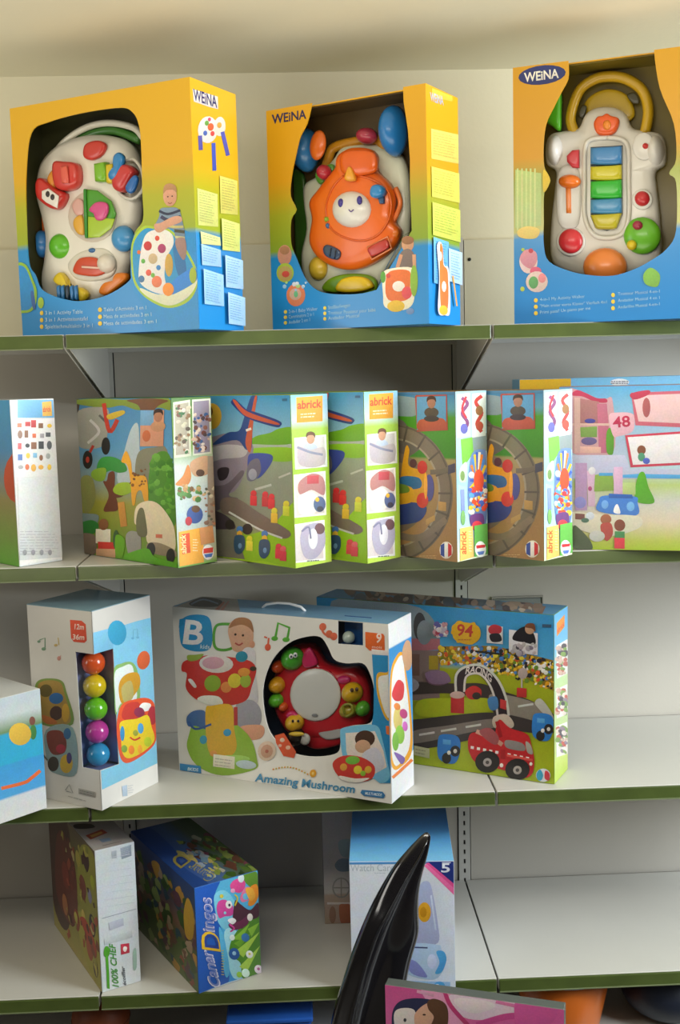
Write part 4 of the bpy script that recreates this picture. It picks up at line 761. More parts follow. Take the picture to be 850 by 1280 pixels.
A.b([(80, 780), (225, 770), (245, 1010), (130, 1010), (90, 960)], '8aa0a0'); A.b([(90, 790), (160, 785), (190, 840), (180, 900), (120, 910), (90, 860)], '7a3a2c'); A.e(160, 880, 26, 24, 'a82c3c'); A.e(190, 960, 34, 50, 'c8a02c'); A.e(120, 960, 30, 40, '3a3024'); A.e(205, 930, 14, 30, '4a3a6a'); A.e(195, 800, 20, 30, '3a6a9a')
A.l([(185, 1100), (205, 1070), (225, 1115), (190, 1105)], 4, '8a8a8a', False); A.p([(255, 1090), (345, 1112), (345, 1142), (255, 1120)], 'a09c98'); A.lines(262, 1100, 340, 2, 12, '7a7672', 4, .25); A.lines(200, 1130, 330, 1, 12, 'a8a4a0', 3, .28)
A.l([(60, 780), (52, 880), (90, 940)], 8, '6a6a5a')
A.done(t)
A = Art(b, 'side', C8, qs)
A.p([(330, 278), (420, 250), (500, 225), (560, 205), (636, 185), (675, 950), (378, 1100), (372, 1000), (470, 962), (437, 352), (330, 385)], '80c0e4')
A.p([(331, 270), (436, 240), (437, 352), (328, 384)], '80c0e4')
A.e(458, 268, 50, 66, '3aa4d0'); A.e(598, 410, 34, 50, 'd86238', 12); A.l([(545, 250), (565, 245), (568, 290)], 4, '6aaed0', False); A.e(540, 295, 8, 6, '6aaed0'); A.e(566, 290, 8, 6, '6aaed0'); A.l([(545, 250), (542, 295)], 4, '6aaed0', False)
A.b([(442, 460), (480, 430), (530, 420), (560, 450), (575, 520), (580, 600), (560, 640), (480, 660), (450, 700), (443, 600)], '88b468'); A.b([(445, 480), (490, 445), (530, 435), (548, 480), (560, 620), (480, 640), (455, 690), (447, 600)], 'e0e4e4')
A.b([(465, 560), (480, 510), (520, 480), (570, 480), (580, 540), (545, 600), (500, 640), (475, 630)], 'c8982c'); A.b([(480, 560), (530, 520), (545, 600), (500, 640)], 'b8a868')
A.b([(455, 760), (480, 650), (560, 615), (620, 610), (655, 640), (665, 720), (664, 830), (620, 890), (530, 950), (485, 945), (465, 880)], 'dc5430')
A.b([(485, 720), (500, 650), (560, 630), (590, 660), (610, 710), (560, 730)], 'c83c34'); A.b([(575, 660), (595, 635), (635, 640), (630, 670), (600, 680)], 'ecebe6'); A.e(575, 685, 28, 26, '8a3050'); A.e(645, 700, 24, 50, 'a82c3c')
A.b([(475, 740), (560, 720), (620, 700), (640, 760), (655, 830), (600, 890), (520, 930), (485, 900), (478, 820)], 'dcc02c'); A.e(485, 800, 12, 40, '3a94c8'); A.e(582, 770, 16, 28, '4a9ad0'); A.e(555, 795, 14, 16, '9aa03c'); A.l([(525, 818), (550, 832), (580, 818)], 9, 'c83a2c'); A.e(533, 885, 16, 24, 'e08030'); A.e(495, 880, 16, 20, '7aa040'); A.e(578, 880, 12, 24, 'e09a30'); A.e(620, 840, 20, 26, 'a8b82c')
A.p([(483, 1078), (510, 1070), (512, 1128), (487, 1132)], 'a8bccc'); A.lines(515, 1075, 545, 4, 12, 'b0b4b8', 3, -.2)
A.done(t)
for i, (c, nm) in enumerate((('2f9ac8', 'light blue ball at the bottom of the stack of five'), ('d03c9c', 'magenta ball, second from the bottom of the stack'), ('6cc41c', 'green ball in the middle of the stack of five'),
                             ('e8c81c', 'yellow ball, second from the top of the stack'), ('ea5a24', 'orange ball at the top of the stack of five'))):
    P = b.world(-cB, cB, zc0+i*(2*Rb+.0005))
    o = MB().sphere((0, 0, 0), Rb, n=32, m=18).obj('toy_ball', mat('ball_'+c, c, .18, coat=.6), None, True); o.location = P
    o['label'] = nm; o['category'] = 'ball'; o['group'] = 'balls stacked in the corner window'
# ---- box cut off at the left edge
b = BX['b10']; t = carton('toy_box', 'blue and white toy box cut off by the left edge on the third shelf', 'toy box', b, 'd4d6d6')
A = Art(b, 'side', C8, b.quad('side')); A.full([(0, 'd8d8d6'), (.18, 'd0d4d8'), (.2, '4aa0d8'), (.45, '3a98d4'), (.47, '2aa8d0'), (.7, '30a4cc'), (.72, '6a8a5a'), (.85, 'c8d0d0'), (1, 'c0ccd4')])
A.l([(-160, 1090), (-40, 1060), (0, 1035), (48, 995)], 18, 'e06a30'); A.e(5, 730, 16, 24, '7a4a3a'); A.e(10, 790, 18, 40, '3f7a3a'); A.e(-60, 800, 60, 60, 'd8b040'); A.done(t)
# ---- mushroom toy box
b = BX['mush']; t = thing('mushroom_toy_box', 'wide white and blue toy box with a red mushroom toy in its round window', 'toy box', (b.x, b.y, b.z), -b.ph)
qm = b.quad('front', bl=(227.6, 960.4), br=(493, 1008), tr=(484, 782.7), tl=(212.5, 760)); H = Art(b, 'front', C9, qm)
WMm = mat('white_card_mush', 'e8e6e2', .42, coat=.25)
win = [H.uv(*p) for p in spline([(512, 182), (465, 181), (405, 203), (352, 260), (326, 340), (330, 420), (352, 495), (398, 545), (450, 571), (520, 578), (578, 566), (588, 530), (590, 492), (625, 478), (685, 470), (698, 430), (698, 360), (680, 300), (655, 270), (600, 270), (560, 256), (538, 215)], True, 4)]
win2 = [H.uv(*p) for p in [(570, 125), (655, 133), (657, 211), (571, 205)]]
card('front_panel', rect(b), [win, win2], b, WMm, t)
a, d, h = b.a, b.b, b.h; m = MB()
m.box(-.003, 0, .0032, d, 0, h); m.box(-a, -a+.003, .0032, d, 0, h); m.box(-a+.003, -.003, d-.003, d, 0, h-.003); m.box(-a+.003, -.003, .0035, d-.003, 0, .003); m.box(-a+.003, -.003, .0032, d, h-.003, h)
m.obj('box_body', WMm, t)
m = MB(); m.box(-a+.02, -.01, .098, .101, .01, h-.01); m.obj('inner_tray', mat('tray_navy', '16283f', .4, .2, 12, coat=.3), t)
V = []; 
for L in (win,):
    V = [b.place('front', u, v, -.004) for u, v in L]
meshobj('plastic_window', V, [tuple(range(len(V)))[::-1]], film_mat(), t)
A = Art(b, 'front', C9, qm)
A.b([(48, 130), (80, 108), (135, 112), (152, 150), (150, 215), (110, 228), (62, 215), (48, 180)], '2a94cc'); A.p([(45, 122), (60, 118), (58, 140), (44, 150)], '2a94cc'); A.t('B', (58, 200), (122, 206), 78, 'f0f0ee'); A.t('kids', (116, 218), (146, 220), 14, 'e8f0f4', False)
A.l([(160, 160), (172, 140), (210, 138), (232, 142), (228, 205), (205, 222), (172, 220), (160, 200)], 9, '58a838', True, True)
A.l([(325, 180), (335, 184)], 5, 'd86040', False); A.l([(340, 184), (338, 218)], 6, 'd86040', False); A.e(338, 215, 10, 12, 'd86040')
A.l([(362, 185), (370, 135), (408, 150), (402, 188)], 8, '58a838', False); A.e(360, 186, 11, 8, '58a838'); A.e(398, 190, 12, 8, '58a838')
for x, y in ((520, 148), (542, 172), (558, 180)): A.e(x, y, 12, 13, 'd8684a')
A.l([(512, 140), (525, 170), (560, 188)], 7, 'd8684a')
A.p([(664, 165), (725, 172), (730, 180), (732, 228), (680, 228), (666, 215)], 'e0662c'); A.t('9', (700, 200), (718, 202), 32, 'f4e0d4'); A.t('mois', (688, 220), (722, 222), 9, 'f4d8c8', False)
A.p([(571, 112), (657, 120), (657, 131), (571, 124)], '4a8aa8')
# baby playing
A.b([(215, 200), (205, 160), (215, 130), (250, 118), (280, 135), (290, 180), (280, 215), (250, 230), (225, 225)], 'dca98a'); A.b([(208, 150), (225, 122), (255, 116), (280, 128), (290, 165), (275, 150), (250, 140), (225, 145)], 'a87850'); A.e(230, 172, 4, 4, '3a2a20'); A.e(255, 175, 4, 4, '3a2a20'); A.l([(230, 200), (243, 207), (255, 200)], 5, 'b04a40'); A.e(286, 205, 9, 12, 'd49c7c')
A.b([(255, 225), (295, 225), (300, 300), (310, 395), (270, 420), (240, 330)], 'cfccd0'); A.b([(240, 400), (290, 388), (320, 420), (318, 470), (270, 485), (240, 470)], '9a9ca4'); A.b([(255, 475), (320, 470), (335, 490), (320, 515), (270, 515)], 'd8a080')
A.b([(75, 300), (58, 290), (62, 262), (95, 250), (150, 240), (240, 250), (285, 262), (302, 290), (290, 340), (270, 390), (200, 405), (120, 390), (75, 350)], 'c8342c')
A.e(170, 268, 56, 30, 'e4e0d8', 4); A.e(160, 265, 36, 20, 'd8a8b8'); A.b([(75, 240), (100, 238), (128, 236), (110, 255), (80, 258)], '9ab040'); A.e(160, 332, 27, 27, '8ab038'); A.e(205, 345, 18, 18, 'd88848'); A.e(232, 324, 22, 24, 'd8c83a'); A.e(268, 325, 18, 22, '9ab03c'); A.e(262, 296, 20, 14, 'd8983c'); A.b([(112, 385), (130, 372), (180, 375), (195, 400), (150, 402)], 'e4e2dc'); A.b([(80, 320), (92, 318), (108, 340), (100, 345)], 'e8e4e0'); A.e(253, 245, 20, 18, '2a8ca4'); A.e(292, 285, 11, 8, '3a3424')
A.b([(88, 500), (110, 450), (180, 430), (280, 500), (312, 580), (305, 615), (200, 632), (120, 600), (85, 545)], '8eb83c'); A.b([(85, 470), (80, 440), (105, 420), (140, 425), (150, 480), (110, 470)], '4a70a8')
A.b([(140, 420), (160, 405), (225, 405), (235, 480), (245, 540), (225, 570), (180, 575), (150, 540)], 'dcae2c'); A.e(213, 493, 13, 12, '3a98c8'); A.e(136, 515, 12, 14, '3a98b8'); A.l([(85, 455), (110, 480), (160, 465)], 7, '3a5a9a'); A.l([(238, 410), (240, 470)], 12, 'b83c38', False); A.e(170, 560, 12, 10, 'd8984a'); A.e(230, 580, 60, 14, 'a0c860')
A.p([(170, 562), (240, 572), (240, 612), (170, 602)], 'e4e0d0'); A.lines(176, 575, 232, 3, 10, 'b8b4a8', 3, .15); A.e(278, 598, 34, 14, 'b8c8d0', 8)
A.p([(62, 590), (130, 600), (133, 625), (64, 615)], '3a88c0'); A.t('BKIDS', (88, 613), (122, 617), 10, 'd8e8f0')
A.e(345, 555, 30, 32, 'dcc0ac'); A.e(345, 556, 20, 22, 'c89a84'); A.e(345, 556, 6, 6, 'b06a58')
A.p([(370, 505), (400, 497), (442, 560), (435, 580), (400, 572), (375, 530)], 'dc5c38'); A.e(395, 520, 8, 7, 'e8c8b0'); A.e(415, 545, 8, 7, 'e8b8a0'); A.e(388, 538, 6, 5, 'e8b8a0')
for i in range(13): A.e(368+i*9.5, 615-14*math.sin(i/12*math.pi)+i*1.5, 3, 3, ['d8984a', 'c8b058'][i % 2])
A.e(500, 631, 11, 13, 'e0a030'); A.e(500, 631, 4, 5, 'f0d080')
A.t('Amazing Mushroom', (308, 652), (640, 698), 26, '3c86b4', arc=0)
A.p([(665, 688), (735, 696), (744, 708), (738, 718), (672, 708), (660, 698)], '3a78b0'); A.t('MULTI-MODE', (676, 704), (732, 711), 9, 'd8e4f0')
A.p([(688, 222), (744, 228), (746, 250), (690, 244)], 'e2dfda')
A.p([(690, 240), (745, 244), (757, 560), (762, 668), (738, 668), (705, 640), (700, 560), (694, 500), (694, 470), (699, 440), (699, 350)], '2a86c0')
A.b([(742, 300), (758, 280), (758, 330), (758, 450), (738, 450), (712, 380), (706, 320), (715, 300)], 'e0a830'); A.b([(745, 308), (757, 295), (757, 440), (740, 438), (718, 372), (714, 318)], 'e4e2dc')
A.p([(742, 478), (756, 480), (757, 510), (744, 505)], 'e07038')
A.b([(588, 500), (600, 482), (660, 474), (712, 478), (730, 520), (750, 600), (758, 650), (730, 668), (700, 650), (620, 610), (598, 575)], '74b8dc'); A.p([(606, 500), (705, 495), (735, 560), (748, 615), (700, 640), (625, 605), (610, 560)], 'ded6d0')
A.e(672, 520, 34, 28, '4a3428'); A.e(665, 545, 26, 22, 'd0a488'); A.b([(665, 570), (710, 550), (740, 600), (720, 630), (680, 610)], 'c8c8d4'); A.b([(565, 600), (600, 575), (660, 580), (705, 610), (700, 650), (650, 662), (590, 645)], 'cc3c34'); A.e(632, 590, 24, 14, '7ab848'); A.e(602, 612, 12, 12, 'e0a040'); A.e(650, 622, 14, 14, 'e4c83c'); A.e(685, 622, 12, 12, 'd8a83c'); A.e(668, 634, 9, 9, '8ab83c'); A.b([(590, 640), (640, 650), (690, 650), (650, 664), (600, 655)], 'e0dcd8')
A.done(t)
A = Art(b, 'side', C9, b.quad('side', bl=(493, 1008), tl=(484, 782.7), tr=(512, 763), br=(516.7, 980)))
A.full([(0, 'dcdcde'), (.2, 'dcdcde'), (.21, '4a9ad0'), (.7, '3a90cc'), (.86, '3a8cc8'), (.87, 'e4e2e2'), (1, 'e4e2e2')])
A.b([(752, 330), (770, 255), (790, 240), (800, 300), (816, 420), (822, 560), (790, 620), (765, 630), (755, 560)], 'e4a030'); A.b([(757, 340), (773, 268), (790, 252), (797, 310), (810, 420), (815, 545), (788, 608), (770, 618), (760, 560)], 'e6e2de')
A.b([(758, 390), (775, 340), (795, 350), (792, 400), (770, 412)], 'd0444a'); A.e(778, 470, 14, 40, 'd8c070'); A.e(785, 520, 14, 30, '8ab84a'); A.e(775, 430, 10, 12, 'e08a4a'); A.e(795, 450, 12, 16, 'b84a78'); A.e(772, 545, 10, 30, '7ab04a'); A.e(800, 490, 8, 16, 'c86ab0'); A.b([(788, 240), (800, 195), (815, 205), (818, 280), (800, 300)], 'c89a78')
A.l([(765, 660), (790, 630), (822, 590)], 8, 'e07a3a'); A.b([(768, 580), (800, 590), (790, 612)], '7a5aa0'); A.done(t)
A = Art(b, 'top', C9); A.full([(0, '7aa8c8'), (1, '6a9cc0')])
A.p([(20, 82), (240, 98), (260, 45), (130, 34)], 'a8a4a0'); A.b([(85, 62), (130, 45), (190, 55), (180, 75), (100, 75)], '4a4a50'); A.l([(90, 68), (130, 52), (180, 66)], 5, '7a90a8'); A.l([(160, 92), (200, 60)], 6, 'b87868', False); A.l([(180, 92), (215, 58)], 5, 'b8887a', False)
A.done(t)
hp = []
for px, py in ((328, 761), (340, 757), (358, 757), (376, 760), (390, 766)):
    pass
xa, xb = -a+.235, -a+.36
MB().tube([(xa, .065, h), (xa+.012, .065, h+.010), (xa+.045, .065, h+.016), (xb-.045, .065, h+.016), (xb-.012, .065, h+.010), (xb, .065, h)], .0035, 8).obj('carry_handle', mat('white_handle', 'e8e8e8', .3), t, True)
T = thing('mushroom_toy', 'round red mushroom toy with white disc and bees inside the wide white box', 'toy', t.location, -b.ph)
Y = Toy(b, C9, T)
Y.dome('body', [(480, 192), (512, 205), (545, 255), (600, 272), (655, 275), (688, 330), (694, 420), (670, 470), (600, 500), (520, 505), (440, 490), (400, 440), (380, 380), (382, 310), (400, 240), (440, 200)], .096, .05, 'c9202c')
Y.dome('base', [(450, 480), (600, 460), (620, 510), (560, 535), (500, 532)], .097, .04, 'b81c28'); Y.dome('base_disc', [(510, 485), (560, 472), (600, 480), (598, 505), (540, 515)], .056, .006, 'b8b4b4')
Y.ell('disc_rim', 503, 370, 92, 95, .050, .008, 'd03040'); Y.ell('disc', 503, 368, 85, 88, .044, .008, 'dedcd8')
Y.dome('flower', [(462, 255), (470, 225), (485, 210), (500, 230), (512, 262), (490, 275), (470, 275)], .048, .010, 'd42c64'); Y.ell('flower_tip', 598, 318, 22, 14, .05, .01, 'c83070')
Y.ell('disc_icon', 500, 436, 10, 6, .0362, .001, '8a8a8c'); Y.ell('caterpillar_head', 430, 246, 37, 39, .052, .035, '4fae34'); Y.ell('bead', 384, 272, 21, 22, .055, .03, 'd8501c'); Y.ell('bead', 381, 333, 26, 28, .055, .035, 'e0a020'); Y.ell('bead', 378, 384, 24, 25, .055, .032, '5cb42c'); Y.ell('bead', 401, 406, 14, 16, .052, .022, 'd85a24')
Y.ell('bead', 628, 358, 34, 34, .052, .034, 'e0b020'); Y.ell('bead', 616, 418, 31, 26, .052, .028, 'a8962c'); Y.ell('bead', 662, 412, 23, 26, .052, .026, '58a830'); Y.tube('snail_shell', [(606, 440), (628, 425), (620, 400), (596, 405), (600, 430)], .0035, .024, '8a8a24')
for x, y in ((422, 240), (436, 236)): Y.ell('eye', x, y, 7, 9, .0165, .003, 'f0f0f0'); Y.ell('pupil', x, y+1, 3, 4, .0135, .002, '18324a')
for x, y in ((624, 352), (640, 350)): Y.ell('eye', x, y, 6, 7, .0175, .003, '4a3420')
Y.ell('bee_head', 437, 458, 30, 29, .046, .03, 'e4b028'); Y.ell('bee_body', 440, 505, 28, 30, .046, .026, '26221e'); Y.ell('bee_stripe', 440, 498, 26, 8, .024, .006, 'e4c040'); Y.ell('bee_wing', 468, 515, 18, 20, .04, .008, 'cfcdc8'); Y.ell('bee_wing', 425, 525, 18, 14, .038, .008, 'dcd8d0'); Y.dome('antenna_bow', [(410, 430), (430, 420), (460, 445), (445, 452), (420, 445)], .046, .012, 'd02c68')
for x in (428, 446): Y.ell('eye', x, 455, 4, 5, .0175, .003, '2a2020')
P = b.loc(C9[0]+612*C9[2], C9[1]+166*C9[2], .02)
tb = MB(); tb.box(-.0165, .0165, -.002, .06, -.019, -.0165); tb.box(-.0165, .0165, .058, .06, -.0165, .02)
rec = MB(); u0, v0 = win2[3]; u1, v1 = win2[1]
rec.box(-a+u0-.002, -a+u1+.002, .045, .047, v0-.003, v1+.003); rec.box(-a+u0-.002, -a+u1+.002, .0035, .045, v0-.005, v0-.003)
rec.obj('ball_recess', mat('recess_blue', '1f4d86', .4, coat=.3), t)
rB = .0125*1.25
cpos = b.world(P[0], .0215, v0-.003+rB+.0003)
o = MB().sphere((0, 0, 0), rB, n=28, m=16).obj('toy_ball', mat('ball_grey', 'a8b8b4', .2, coat=.5), None, True); o.location = cpos
o['label'] = 'small grey green ball in the square corner cut-out of the wide white box'; o['category'] = 'ball'
# ---- racing box
b = BX['race']; t = carton('racing_toy_box', 'big racing track construction box with red fire truck, right of the mushroom box', 'toy box', b, '7a9a2c')
A = Art(b, 'front', C10, b.quad('front', br=(694, 983), tr=(692, 767)))
A.full([(0, 'a0b41c'), (.12, 'a8b420'), (.4, '98a41c'), (.62, 'a8b01c'), (.66, '5aa8d8'), (.8, '4aa4dc'), (1, '3a9ad4')])
A.b([(-200, 60), (60, 100), (120, 200), (60, 230), (-200, 210)], '90a0a8'); A.p([(-250, 200), (60, 200), (125, 200), (125, 235), (60, 240), (-250, 240)], 'b8707c'); A.p([(-250, 238), (125, 238), (125, 400), (-250, 400)], '8a7470'); A.p([(35, 250), (60, 250), (60, 320), (35, 320)], '7a5a50'); A.p([(90, 255), (120, 255), (120, 300), (90, 300)], 'b09a30')
A.e(60, 160, 20, 45, '4a4a50'); A.e(75, 180, 24, 40, '8a98a0')
cols = ['e8b82c', 'e8e4dc', 'd85a2c', '2a2a30', '4a80c8', 'e8d040', '2a2a30', 'e0a020', 'f0ece4', '6a8a2c']
A.p([(120, 225), (300, 222), (498, 270), (498, 370), (450, 350), (380, 318), (300, 300), (200, 280), (122, 280)], '9a7a20')
A.conf(122, 228, 497, 368, 780, 6.5, cols, lambda x, y: (228+max(0, x-300)*.24 < y < (282 if x < 200 else 282+(x-200)*.28)))
A.l([(240, 240), (330, 250)], 6, '2a2a2c')
A.b([(-200, 330), (60, 340), (180, 345), (260, 345), (330, 370), (420, 400), (490, 440), (498, 470), (430, 490), (340, 480), (300, 440), (280, 400), (170, 378), (50, 380), (-200, 400)], '3c3230'); A.b([(290, 380), (380, 390), (460, 420), (490, 450), (440, 470), (360, 460), (300, 420)], '8a8078')
A.b([(60, 400), (160, 392), (290, 395), (300, 430), (200, 450), (60, 450)], 'a8b01c')
A.b([(-250, 480), (40, 462), (150, 450), (300, 440), (440, 470), (498, 505), (440, 508), (340, 500), (220, 530), (40, 560), (-250, 560)], '3a3232'); A.b([(40, 500), (150, 482), (300, 460), (340, 480), (220, 505), (40, 540)], '7a706c')
for x, y in ((60, 512), (130, 500), (210, 487), (380, 420)): A.l([(x, y), (x+50, y-8)], 7, 'c8c4c0', False)
A.b([(435, 410), (455, 395), (490, 440), (495, 465), (470, 450)], 'b8b4b0')
A.e(0, 350, 60, 30, '9a98a0'); A.e(120, 330, 40, 22, '6a4a60'); A.b([(80, 310), (140, 305), (160, 340), (100, 345)], '8a6a88')
A.l([(190, 372), (195, 320), (225, 298), (262, 302), (300, 345), (322, 400), (332, 450)], 34, '2e2428'); A.l([(178, 372), (180, 315), (215, 288), (265, 288), (312, 330), (340, 390), (350, 450)], 8, 'd8d0cc'); A.l([(205, 372), (210, 325), (235, 312), (262, 318), (288, 350), (306, 400), (314, 450)], 7, 'd8d0cc')
A.t('RACING', (208, 314), (292, 342), 22, 'e8dcd8', arc=15, up=(.2, -1)); A.r(322, 395, 342, 425, 'c83a3c', 6)
A.r(162, 385, 205, 440, 'c0282c', 3); A.e(183, 382, 24, 12, 'd0b0a8'); A.b([(300, 455), (340, 445), (365, 470), (360, 490), (305, 490)], 'c8b4a8')
A.b([(208, 370), (235, 352), (260, 365), (255, 392), (222, 395)], 'c83030'); A.e(245, 385, 14, 12, '38302e'); A.b([(282, 395), (310, 388), (315, 425), (290, 430)], '4a80b8')
A.l([(392, 315), (392, 360)], 5, 'c8b8b0', False); A.e(395, 312, 16, 18, 'b8a09c'); A.r(376, 358, 408, 388, 'c03030', 3)
for x, y, s_ in ((155, 550, 1), (460, 480, .95)):
    A.b([(x-34*s_, y-20*s_), (x-20*s_, y-40*s_), (x+30*s_, y-32*s_), (x+38*s_, y+10*s_), (x+20*s_, y+55*s_), (x-30*s_, y+40*s_)], '2f78c4'); A.r(x-18*s_, y-24*s_, x+8*s_, y-8*s_, '5aa0dc', 3); A.e(x+22*s_, y+15*s_, 16*s_, 18*s_, '2a2624'); A.e(x-6*s_, y+38*s_, 15*s_, 18*s_, '2a2624'); A.e(x+22*s_, y+15*s_, 6*s_, 7*s_, 'd8d0c8'); A.e(x+2*s_, y+20*s_, 6, 7, 'e8e0d8')
A.b([(218, 540), (232, 505), (300, 508), (310, 485), (322, 462), (355, 490), (410, 510), (425, 545), (435, 600), (425, 645), (385, 655), (340, 630), (250, 605), (225, 575)], 'c4242a')
A.b([(342, 530), (395, 540), (402, 565), (345, 555)], '8a8480'); A.b([(406, 535), (422, 545), (430, 575), (412, 570)], 'a8a29c'); A.l([(245, 500), (300, 525), (330, 545)], 14, 'd8988c'); A.b([(255, 500), (290, 490), (318, 520), (310, 545), (280, 530)], 'a8585a'); A.l([(312, 468), (325, 520)], 12, 'a81c22', False)
for i in range(10): A.p([(228+i*20, 548+i*4), (238+i*20, 550+i*4), (237+i*20, 559+i*4), (227+i*20, 557+i*4)], 'f0e4e0')
A.p([(345, 575), (430, 592), (430, 600), (345, 583)], 'd8504a'); A.r(325, 560, 340, 590, 'a81c22', 2)
for x, y in ((282, 600), (380, 626)): A.e(x, y, 40, 36, '201c1c'); A.e(x, y+2, 14, 14, 'a8a09c'); A.e(x, y+2, 6, 6, '4a4440')
A.e(424, 608, 5, 6, 'f0e8e0'); A.e(328, 612, 6, 7, 'f0e8e0')
A.b([(168, 155), (200, 145), (250, 158), (256, 195), (225, 218), (178, 205), (166, 180)], 'e8b01c'); A.b([(175, 150), (190, 140), (215, 150), (238, 145), (246, 165), (258, 180), (245, 200), (230, 218), (205, 208), (182, 212), (178, 190), (162, 180)], 'e8b01c'); A.t('94', (180, 188), (232, 192), 38, 'c8402c'); A.lines(185, 200, 230, 1, 8, 'c87a2c', 4)
A.r(108, 148, 150, 190, 'c8c0cc', 3); A.conf(110, 150, 150, 190, 24, 7, ['b84a60', '6a6ab0', 'e8e0e0', 'd8a0a8']); A.r(278, 155, 330, 212, 'e0dcd8', 4); A.b([(283, 165), (300, 152), (325, 160), (322, 180), (290, 182)], 'c03a44'); A.b([(288, 185), (318, 182), (326, 205), (295, 208)], '2c2a30')
A.r(350, 168, 444, 240, 'dcdcdc', 12); A.b([(362, 200), (375, 172), (405, 158), (430, 180), (436, 215), (400, 210)], '1e1c22'); A.e(418, 166, 16, 17, 'c89a80'); A.b([(402, 160), (410, 148), (432, 150), (436, 175), (425, 165)], '7a4a30'); A.conf(360, 210, 438, 248, 20, 9, ['a8a0a8', '7a7080', '4a4450', 'b8b0b0'])
A.r(458, 150, 488, 160, '3a5a78', 1); A.p([(45, 545), (95, 556), (95, 588), (45, 576)], 'b8b890'); A.lines(50, 556, 90, 2, 11, '8a8a70', 3, .2)
A.e(465, 645, 24, 22, 'd8dce0', 10); A.b([(443, 640), (455, 626), (465, 645), (458, 662), (446, 658)], '3aa0c8'); A.b([(472, 630), (486, 640), (484, 662), (470, 655)], 'd0404a')
A.done(t)
A = Art(b, 'side', C10, b.quad('side', bl=(694, 983), tl=(692, 767), tr=(708.5, 757.7), br=(709.6, 960.7)))
A.full([(0, 'a8c040'), (.12, 'c0d070'), (.3, 'b8cc90'), (.6, 'b8d098'), (.8, '6ab0d8'), (1, '58a8dc')])
A.p([(503, 150), (528, 125), (528, 165), (504, 195)], 'e08a34'); A.t('abrick', (505, 185), (527, 160), 16, 'd8482c', up=(0, -1))
for y0, y1 in ((215, 335), (360, 465), (480, 590)):
    A.p([(503, y0+10), (537, y0-8), (539, y1-18), (505, y1)], 'e4e0dc'); A.conf(507, y0+10, 535, y1-18, 40, 8, ['8a7a8a', '4a4450', 'c8a898', 'b85a50', 'd8c8c0', '7a9a50'])
A.done(t)
A = Art(b, 'top', C10); A.full([(0, '5a94bc'), (1, '4a88b4')])
A.p([(-200, 40), (450, 128), (470, 98), (240, 75), (-160, 42)], '8a6a5c'); A.conf(-180, 46, 450, 122, 120, 14, ['6a4a40', 'a89080', '4a4048', '8a7468', '5a6a78', 'b8a898']); A.done(t)

# ================================================================== FOURTH SHELF
# ---- cooking box
b = BX['chef']; t = carton('cooking_toy_box', 'narrow white-spined play cooking box with green spoon, at the left of the fourth shelf', 'toy box', b, 'c8ccd0')
A = Art(b, 'side', C11, b.quad('side', bl=(134, 1247), tl=(112.8, 1068), tr=(161, 1049), br=(180.8, 1221)))
A.full([(0, 'd0d6da'), (1, 'ccd2d8')])
A.p([(500, 235), (562, 205), (568, 270), (512, 300)], '8f96a4'); A.lines(505, 235, 560, 5, 11, 'a8b0bc', 6, -.5); A.p([(450, 262), (478, 250), (482, 295), (455, 302)], 'a4acb6')
for i in range(8): A.l([(372+i*1.5, 320+i*42), (560+i*6, 262+i*40)], 2.5, 'c2cad2', False)
A.l([(420, 672), (614, 578)], 3, '8a929c', False)
A.p([(460, 690), (545, 645), (550, 690), (470, 735)], 'b4bcc6'); A.p([(440, 790), (600, 710), (604, 750), (446, 830)], 'bcc4cc')
A.b([(443, 870), (450, 838), (468, 835), (478, 860), (474, 890), (460, 902), (447, 895)], '4f9c28'); A.l([(462, 890), (475, 990), (485, 1088)], 16, '4f9c28', False)
A.t('100% CHEF', (545, 1065), (508, 815), 38, '4a9440', up=(-1, 0)); A.t('écoiffier', (588, 1045), (570, 935), 20, '5a5f66', up=(-1, 0))
A.p([(540, 805), (588, 788), (594, 845), (546, 868)], 'c03448'); A.b([(556, 820), (566, 812), (578, 818), (574, 838), (566, 846), (556, 838)], 'ecdcdc')
A.b([(615, 830), (630, 815), (640, 920), (625, 945), (618, 900)], '9ab4a4'); A.l([(350, 282), (450, 1118)], 5, '9aa0a8', False)
A.done(t)
A = Art(b, 'front', C11)
A.full([(0, 'a89a50'), (.3, '8a8a3a'), (.6, '8a8c3c'), (1, '6a5a48')])
F_ = lambda u, v: None
def fr(A, pts, c, blob=True):
    """shape in face fractions (0..1 across, 0..1 up)"""
    P = [(u*A.w, v*A.h) for u, v in (spline(pts) if blob else pts)]
    P = [(min(max(u, .001), A.w-.001), min(max(v, .001), A.h-.001)) for u, v in P]; A._add(P, [tuple(range(len(P)))], c)
def frc(A, n, x0, y0, x1, y1, s_, cols):
    for _ in range(n):
        x, y = random.uniform(x0, x1), random.uniform(y0, y1); q = s_*random.uniform(.5, 1.3); A.off -= A.STEP*.9
        fr(A, [(x+q*math.cos(k*.9)*random.uniform(.35, 1.5), y+q*1.1*math.sin(k*.9)*random.uniform(.35, 1.5)) for k in range(7)], random.choice(cols))
fr(A, [(.0, .2), (.3, .1), (.5, .5), (.45, 1), (.0, 1)], '4a2c24'); fr(A, [(.1, .3), (.45, .2), (.6, .5), (.5, .85), (.2, .8)], '6a2f24')
fr(A, [(.55, .3), (.75, .05), (1, .05), (1, .35), (.8, .5)], 'a4983c'); fr(A, [(.6, .45), (.85, .4), (1, .5), (1, .95), (.7, .9)], '97943a')
